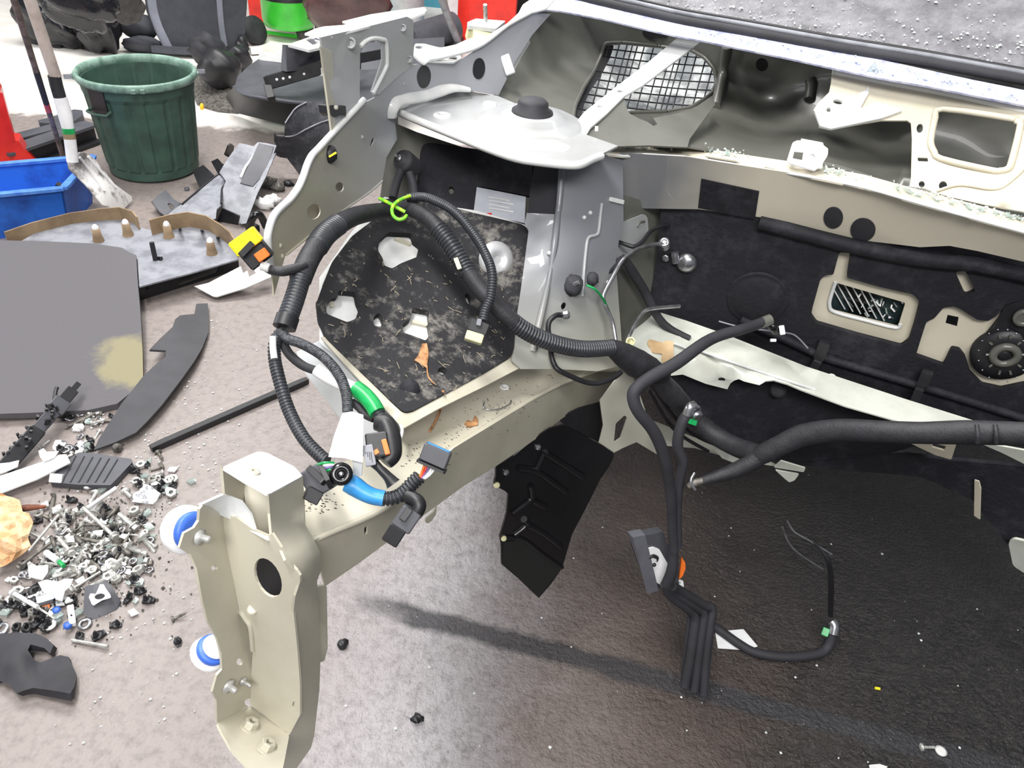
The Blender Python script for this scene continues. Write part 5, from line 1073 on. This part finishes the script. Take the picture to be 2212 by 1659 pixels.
# ---- green drum on its trolley
gd = thing('green_drum', G(628, 74), 'bright green steel drum with a black strap on a wheeled cradle', 'drum')
dc = G(626, 58, .08); dr = 56*(dc-CAM).dot(fw)/F
MB().lathe(dc, UP, [(dr*.55, -.01), (dr*.9, .01), (dr, .06), (dr, .5), (dr*1.02, .51), (dr*1.02, .53), (dr, .54), (dr, .9), (dr*.9, .92)], 40).build('drum_body', green, gd)
MB().lathe(dc+UP*.205, UP, [(dr*1.0, 0), (dr*1.025, .004), (dr*1.025, .03), (dr*1.0, .034)], 40).build('drum_strap', black, gd)
q = dc+(CAM-dc).normalized()*dr*.9-rt*dr*.55+UP*.22; MB().bar(q-UP*.07, q+UP*.2, .03, .02).build('strap_buckle', white, gd)
f0, f1 = G(558, 67, .03), G(642, 79, .03)
MB().bar(f0, f1, .025, .02).build('cradle_bar', green, gd)
for f in (.12, .97):
    p = f0.lerp(f1, f); MB().bar(p, p+UP*.12+rt*.03, .014, .014).build('cradle_upright', green, gd)
for x, y, r_ in ((659, 68, .075), (549, 66, .10)):
    c = G(x, y, r_*.9); MB().lathe(c, rt*.8-fw*.5, [(r_*.3, -.025), (r_, -.025), (r_*1.02, 0), (r_, .025), (r_*.3, .025)], 24).build('cradle_wheel', fluff if x > 600 else rubber, gd)
# ---- things at the top edge
def boxat(name, x0, x1, yb, h, d, m, lab, cat, z=0):
    a, b = G(x0, yb, z), G(x1, yb+(x1-x0)*.1, z); n = Vector((-(b-a).y, (b-a).x, 0)).normalized()
    if n.y < 0: n = -n
    return tag(MB().box((a+b)/2+n*d/2+UP*h/2, (b-a)/2, n*d/2, UP*h/2, .02).build(name, m), lab, cat)
boxat('red_cabinet', 540, 577, 46, .9, .3, red, 'red panel standing between the seat and the green drum', 'cabinet')
boxat('teal_crate', 690, 835, 62, .13, .5, teal, 'teal box under the brown leather seat behind the drum', 'crate')
tag(MB().blob(G(752, 30, .30), rt*.30, UP*.17, fw*.3, 8, .09, 24, 14).build('leather_cushion', brown), 'crumpled dark brown leather cushion on the teal box', 'cushion')
boxat('teal_crate', 915, 960, 82, .06, .5, teal, 'low teal box beside the white cylinder', 'crate')
boxat('teal_board', 915, 955, 14, .5, .1, teal, 'upright teal panel at the top edge beside the white cylinder', 'panel')
c = G(872, 60, .0); tag(MB().lathe(c, UP, [(.15, 0), (.17, .01), (.17, .9)], 28).build('white_cylinder', white), 'white cylinder standing behind the lamp bracket', 'cylinder')
boxat('white_board', 800, 822, 45, .8, .05, white, 'narrow white board behind the lamp bracket', 'board')
tag(MB().tube([G(826, 66, .03), G(812, -40, .6)], .02, n=8, smooth=False).build('grey_pole', lgreyp), 'grey pole leaning by the white cylinder', 'pole')
tag(MB().tube([G(990, 92, .1), G(962, 20, .4), G(945, -30, .62)], .028, n=10, smooth=False).build('grey_pole', lgreyp), 'thick worn grey pole leaning by the red box', 'pole')
boxat('white_sheet', 966, 990, 70, .9, .05, white, 'white panel between the grey pole and the red box', 'panel')
boxat('red_box', 986, 1108, 96, 1.0, .4, red, 'large red box standing behind the stud block', 'box')
tag(MB().tube([G(885, 88, .12), G(980, 58, .18)], .11, n=20, smooth=False).build('black_roll', greyp), 'dark grey roll lying behind the lamp bracket', 'roll')
boxat('black_plinth', 880, 990, 118, .06, .6, black, 'black plinth under the dark grey roll', 'plinth')
boxat('black_cupboard', 1108, 1190, 60, .8, .3, black, 'black cupboard just right of the large red box', 'cupboard')
# ================================================================== scrap heap of fixings
prot = {}
def proto(key, fn):
    m = MB(); fn(m); me = bpy.data.meshes.new(key)
    me.from_pydata(m.v, [], m.f); me.polygons.foreach_set('use_smooth', m.sm); prot[key] = me
Z0 = Vector((0, 0, 0)); X = Vector((1, 0, 0)); Y = Vector((0, 1, 0))
proto('bolt', lambda m: m.lathe(Z0, X, [(.0065, -.007), (.0068, -.001)], 6, False).lathe(Z0, X, [(.010, -.001), (.010, .001), (.004, .0015), (.004, .03), (.002, .032)], 12))
proto('screw', lambda m: m.lathe(Z0, X, [(.003, -.003), (.006, -.002), (.006, 0), (.0022, .001), (.0026, .006), (.002, .008), (.0026, .012), (.002, .014), (.0024, .018), (.0005, .022)], 10))
proto('washer', lambda m: m.rings([[Vector((math.cos(a)*r_, math.sin(a)*r_, h)) for a in [2*math.pi*k/18 for k in range(18)]] for r_, h in ((.0045, 0), (.0095, 0), (.0095, .0016), (.0045, .0016))], False, close=True))
proto('nut', lambda m: m.rings([[Vector((math.cos(a)*r_, math.sin(a)*r_, h)) for a in [2*math.pi*k/6 for k in range(6)]] for r_, h in ((.004, 0), (.0085, 0), (.0085, .007), (.004, .007))], False, False, True))
proto('clip', lambda m: m.box(Z0, X*.009, Y*.004, UP*.003).tube([Z0, UP*.008+X*.003, UP*.014], [.004, .003, .0015], n=6).lathe(UP*.002, UP, [(.007, 0), (.007, .0015), (.002, .002)], 10))
proto('shard', lambda m: m.add([Vector(v) for v in ((-.008, -.004, 0), (.006, -.006, 0), (.009, .004, 0), (-.003, .007, 0), (-.008, -.004, .003), (.006, -.006, .003), (.009, .004, .004), (-.003, .007, .003))], [(3, 2, 1, 0), (4, 5, 6, 7), (0, 1, 5, 4), (1, 2, 6, 5), (2, 3, 7, 6), (3, 0, 4, 7)], False))
proto('pin', lambda m: m.lathe(Z0, X, [(.0035, -.03), (.0035, .03), (.001, .034)], 8))
kinds = {'bolt': (zinc, 'flanged bolt among the heap of loose fixings', 'bolt', 'bolts in the scrap heap'), 'screw': (zinc, 'small screw among the heap of loose fixings', 'screw', 'screws in the scrap heap'),
         'washer': (steel, 'washer among the heap of loose fixings', 'washer', 'washers in the scrap heap'), 'nut': (zinc, 'hexagon nut among the heap of loose fixings', 'nut', 'nuts in the scrap heap'),
         'clip': (black, 'black plastic clip among the heap of loose fixings', 'clip', 'clips in the scrap heap'), 'shard': (white, 'white plastic fragment among the heap of loose fixings', 'fragment', 'white fragments in the scrap heap'),
         'pin': (dirty, 'dirty metal pin among the heap of loose fixings', 'pin', 'pins in the scrap heap')}
mesh_by = {}
def piece(key, x, y, h, rz, tilt, sc=1.0, m=None, lab=None, roll=0):
    mm = m or kinds[key][0]; k = (key, mm.name)
    if k not in mesh_by:
        me = prot[key].copy(); me.materials.append(mm); me.name = key; mesh_by[k] = me
    o = bpy.data.objects.new(key if lab is None else lab[1], mesh_by[k]); COL.objects.link(o)
    o.location = G(x, y, h); o.rotation_euler = (roll, tilt, rz); o.scale = (sc,)*3
    if lab: tag(o, lab[0], kinds[key][2])
    else: tag(o, *kinds[key][1:])
    return o
rg = random.Random(21)
def heap(n, cx, cy, sx, sy, ks, hmax, where='in the scrap heap right of the brown paper'):
    i = 0
    while i < n:
        x, y = cx+rg.gauss(0, sx)+0, cy+rg.gauss(0, sy)
        if x < -8 or inside((x, y), px('170,1255 270,1255 275,1345 170,1345')) or inside((x, y), px('0,1050 75,1080 80,1190 0,1240')) or inside((x, y), px('-9,1360 120,1365 175,1500 -9,1510')): continue
        d = math.hypot((x-cx)/sx, (y-cy)/sy)
        key = rg.choice(ks); mm = None
        if key in ('bolt', 'screw') and rg.random() < .25: mm = dirty
        if key == 'shard' and rg.random() < .4: mm = glass
        r_ = rg.uniform(0, hmax*max(0, 1-d/2.2))
        o = piece(key, x, y, .004+r_, rg.uniform(0, 6.3), rg.uniform(-.35, .35), rg.uniform(1.0, 1.75), mm, None if mm is None else None)
        if mm is glass:
            tag(o, 'glass splinter lying '+where, 'glass', 'glass splinters '+where)
        elif mm is dirty:
            tag(o, f'dull dirty {key} lying '+where, key, f'dull {key}s '+where)
        else: tag(o, kinds[key][1].split(' among')[0]+' lying '+where, kinds[key][2], kinds[key][3].split(' in the')[0]+' '+where)
        i += 1
heap(225, 205, 1170, 62, 46, ['bolt', 'screw', 'screw', 'bolt', 'washer', 'nut', 'clip', 'shard', 'shard', 'pin'], .035)
heap(75, 80, 1310, 60, 34, ['clip', 'shard', 'shard', 'nut', 'screw', 'washer', 'clip'], .02, 'around the white plastic cutting')
heap(42, 335, 1045, 26, 22, ['clip', 'clip', 'screw', 'shard', 'nut'], .015, 'by the white angular shard')
heap(26, 190, 905, 24, 14, ['shard', 'washer', 'clip', 'screw', 'pin'], .01, 'between the grey board and the felt strip')
heap(22, 150, 975, 26, 14, ['shard', 'washer', 'screw', 'clip'], .012, 'between the clip rail and the grooved mat')
heap(24, 265, 1290, 40, 40, ['shard', 'screw', 'clip'], .004, 'on the floor around the rubber block')
def long_(name, a, b, r_, m, lab, head=0, h=.03, cat='bolt'):
    p, q = G(a[0], a[1], h), G(b[0], b[1], h+.004); t = MB().tube([p, q], r_, n=10, smooth=False); d = (p-q).normalized()
    if head: t.lathe(p-d*.002, d, [(head*1.5, 0), (head*1.5, .003), (head, .003), (head, .011)], 12)
    tag(t.build(name, m), lab, cat)
long_('long_bolt', (246, 1158), (180, 1097), .005, zinc, 'long flanged bolt lying across the top of the scrap heap', .009, .045)
long_('short_bolt', (152, 1192), (128, 1165), .0055, zinc, 'stout flanged bolt in the middle of the scrap heap', .010, .045)
long_('long_rod', (62, 1190), (127, 1112), .0035, zinc, 'long thin tapered rod beside the crumpled brown paper', 0, .05, 'rod')
long_('long_screw', (45, 1222), (110, 1172), .0045, dirty, 'long dull screw below the thin rod in the scrap heap', .007, .045)
long_('bright_tube', (188, 1098), (251, 1054), .006, lpaint, 'pale tube lying above the long flanged bolt', 0, .03, 'tube')
long_('long_pin', (30, 1282), (82, 1312), .0055, lpaint, 'white plastic pin with a thin tail at the lower left of the heap', .007, .03, 'pin')
long_('pin_tail', (82, 1312), (120, 1338), .0028, zinc, 'thin steel shank lying at the tip of the white pin', 0, .03, 'pin')
long_('floor_pin', (155, 1383), (233, 1396), .004, zinc, 'straight steel pin alone on the floor below the heap', 0, .006, 'pin')
long_('long_screw', (160, 1270), (217, 1235), .0035, zinc, 'slim bright screw above the rubber block', .007, .03)
long_('marker_cap', (100, 1194), (126, 1212), .008, white, 'white tapered marker body in the scrap heap', 0, .05, 'cap')
long_('green_tip', (126, 1212), (138, 1223), .0055, greent, 'bright green tip beside the white tapered body', 0, .05, 'tip')
long_('white_rod', (175, 1100), (192, 1104), .003, lpaint, 'short white rod at the top of the heap', 0, .03, 'rod')
solid('white_cutting', '82,1258 100,1252 125,1256 140,1250 158,1250 152,1266 140,1276 134,1298 120,1294 112,1282 95,1282', gfield('82,1258,.03 158,1250,.04 134,1298,.03'), white, 'large irregular white plastic cutting at the lower left of the heap', 'cutting', .004, wob=.003, step=14)
solid('white_cutting', '58,1208 78,1222 104,1220 104,1236 92,1252 62,1246 60,1225', gfield('58,1208,.03 104,1220,.035 62,1246,.03'), lpaint, 'grey white cutting below the brown paper', 'cutting', .004, wob=.004, step=12)
for (x, y, lab) in ((122, 1320, 'small round blue cap, upper of two'), (146, 1353, 'small round blue cap, lower of two')):
    tag(MB().lathe(G(x, y, .015), UP+rt*.3, [(.009, 0), (.009, .006), (.004, .008)], 14).build('blue_cap', blued), lab+' at the lower left of the heap', 'cap')
lp = thing('small_plug', G(98, 1296, .02), 'small black plug with a pale blue face at the lower left of the heap', 'plug')
MB().bar(G(80, 1302, .03), G(116, 1290, .03), .022, .018).build('plug_body', black, lp)
MB().bar(G(79, 1297, .042), G(116, 1286, .042), .016, .006).build('plug_face', mat('pale_blue_plastic', (206, 216, 236), .5), lp)
tag(MB().bar(G(90, 1312, .02), G(108, 1308, .02), .01, .006).build('orange_clip', orange), 'small orange clip below the pale blue plug', 'clip')
for x, y, r_, lab in ((108, 1350, .014, 'pale flat washer below the blue cap'), (78, 1276, .017, 'dark ring with a bright centre on the white cutting')):
    c = G(x, y, .012); tag(MB().lathe(c, UP+fw*-.2, [(r_, 0), (r_, .004), (r_*.4, .004), (r_*.4, 0)], 20).build('ring_washer', lpaint if r_ < .015 else black), lab, 'washer')
tag(MB().bar(G(152, 1310, .015), G(157, 1350, .015), .014, .012).build('white_stick', white), 'short white plastic stick beside the blue caps', 'stick')
tag(MB().blob(G(253, 967, .014), rt*.014, up*.014, fw*.014, 3, .04, 12, 8).build('steel_ball', dirty), 'round steel ball at the tip of the felt strip', 'ball')
tag(MB().blob(G(170, 924, .008), rt*.018, up*.012, fw*.012, 5, .12, 12, 8).build('white_pebble', white), 'large white pebble beside the clip rail', 'pebble')
tag(MB().lathe(G(127, 965, .012), UP+fw*-.4, [(.016, 0), (.015, .005), (.004, .007)], 18).build('white_button', white), 'round white button beside the clip rail', 'button')
tag(MB().bar(G(108, 1032, .03), G(135, 1034, .03), .024, .008).build('white_tile', white), 'white square tile on the corner of the grooved mat', 'tile')
tag(MB().blob(G(190, 1050, .010), rt*.012, up*.010, fw*.01, 6, .08, 12, 8).build('white_pebble', white), 'small white pebble at the lower edge of the grooved mat', 'pebble')
tag(MB().blob(G(740, 1392, .008), rt*.012, up*.012, fw*.009, 9, .2, 10, 7).build('black_crumb', black), 'black plastic crumb alone on the floor right of the bumper bracket', 'crumb')
tag(MB().blob(G(902, 1552, .008), rt*.012, up*.009, fw*.009, 4, .25, 10, 7).build('black_crumb', black), 'black plastic crumb on the wet floor at the bottom middle', 'crumb')
piece('screw', 1992, 1614, .005, .1, 0, 1.5, None, ('bright screw lying on the dark floor at the lower right', 'floor_screw'))
tag(MB().lathe(G(2032, 1623, .002), UP, [(.012, 0), (.013, .003), (.008, .005)], 18).build('floor_disc', lpaint), 'pale round disc beside the screw at the lower right', 'disc')
solid('floor_scrap', '1878,1652 1900,1650 1918,1656 1905,1668 1880,1664', hplane(.008), lpaint, 'pale scrap at the bottom edge of the dark floor', 'scrap', .004)
tag(MB().bar(G(1890, 1486, .003), G(1901, 1488, .003), .006, .004).build('yellow_bit', yellow), 'tiny yellow bit on the dark floor', 'bit')
# ---- glass crumbs nobody could count
def crumbs(name, pts, lo, hi, m, lab, cat):
    mb = MB(); rg = random.Random(len(name)+len(pts))
    for p in pts:
        s = rg.uniform(lo, hi); e = [Vector((rg.gauss(0, 1), rg.gauss(0, 1), rg.gauss(0, 1))).normalized()*s*rg.uniform(.6, 1.2) for _ in range(6)]
        v = [p+UP*s*.6+Vector((e[0].x, e[0].y, 0)), p+UP*s*.6-Vector((e[0].x, e[0].y, 0))*.9, p+UP*s*.5+Vector((-e[0].y, e[0].x, 0))*.8, p+UP*s*.5-Vector((-e[0].y, e[0].x, 0)), p+UP*s*1.3, p+UP*s*.0]
        mb.add(v, [(4, 0, 2), (4, 2, 1), (4, 1, 3), (4, 3, 0), (5, 2, 0), (5, 1, 2), (5, 3, 1), (5, 0, 3)], False)
    tag(mb.build(name, m), lab, cat, kind='stuff')
rg = random.Random(4); fp = []
for k in range(810):
    if k < 420: x, y = rg.gauss(300, 110), rg.gauss(1130, 190)
    elif k < 700: x, y = rg.gauss(390, 90), rg.gauss(900, 110)
    else: x, y = rg.uniform(150, 2200), rg.uniform(1000, 1650)
    if x < 0 or y < 660 or (x < 310 and y < 890): continue
    fp.append(G(x, y))
gb = mat('white_glass_crumb', (236, 240, 240), .2, 0, (190, 196, 196), 40)
crumbs('glass_crumbs', fp, .0013, .005, gb, 'white glass crumbs scattered over the workshop floor', 'glass')
crumbs('floor_grit', [G(rg.gauss(210, 75), rg.gauss(1180, 75)) for k in range(900)], .002, .006, dirty, 'dark grit lying under the heap of loose fixings', 'grit')
dp = []
for k in range(420):
    x = rg.uniform(1260, 2210); y = rg.uniform(0, 16+(x-1240)*.165)
    if rg.random() < .5: y = max(0, 20+(x-1240)*.09+rg.gauss(0, 14))
    if y < 6+(x-1240)*.165: dp.append(DA(x, y))
crumbs('dashboard_glass', dp, .0014, .0048, gb, 'bright glass crumbs over the dusty dashboard top', 'glass')
lp_ = []
for k in range(420):
    x = rg.choice([rg.uniform(1300, 1480), rg.gauss(1560, 30), rg.gauss(1800, 30), rg.uniform(1930, 2210), rg.uniform(1930, 2210)])
    yb = np.interp(x, [1300, 1480, 1600, 1750, 1870, 2000, 2212], [325, 322, 340, 364, 388, 425, 480])
    lp_.append(near(LIP, .002)(x, yb+rg.gauss(-4, 4)))
for k in range(160):
    x = rg.uniform(1500, 2200); yb = np.interp(x, [1145, 1470, 1700, 1900, 2212], [14, 68, 108, 150, 212]); lp_.append(near(WF, .002)(x, yb+rg.gauss(0, 5)))
crumbs('cowl_glass', lp_, .0012, .004, mat('greenish_glass_crumb', (190, 214, 206), .15, 0, (224, 232, 230), 60), 'greenish glass crumbs along the cowl lip and windscreen flange', 'glass')
rg = random.Random(8)
for k in range(16):
    x = [1392, 1470, 1535, 1572, 1785, 1812, 1960, 1985, 2020, 2055, 2090, 2120, 2150, 2180, 2200, 1940][k]
    yb = float(np.interp(x, [1300, 1480, 1600, 1750, 1870, 2000, 2212], [322, 320, 340, 364, 390, 428, 478]))
    p = near(LIP, .008)(x, yb-3); o = bpy.data.objects.new('glass_shard', None)
    me = mesh_by.setdefault('gs', (lambda m: (m.materials.append(glass), m)[1])(prot['shard'].copy()))
    bpy.data.objects.remove(o); o = bpy.data.objects.new('glass_shard', me); COL.objects.link(o)
    o.location = p; o.rotation_euler = (rg.uniform(-.4, .4), rg.uniform(-.4, .4), rg.uniform(0, 6)); o.scale = (rg.uniform(.7, 1.5), rg.uniform(.4, .8), .8)
    tag(o, 'greenish broken glass shard lying along the cowl lip', 'glass', 'glass shards along the cowl lip')
tag(sheet('glass_spike', '1873,153 1890,132 1899,155', near(WF, .003), glass, t=.003), 'single triangular glass spike standing up from the windscreen flange', 'glass')
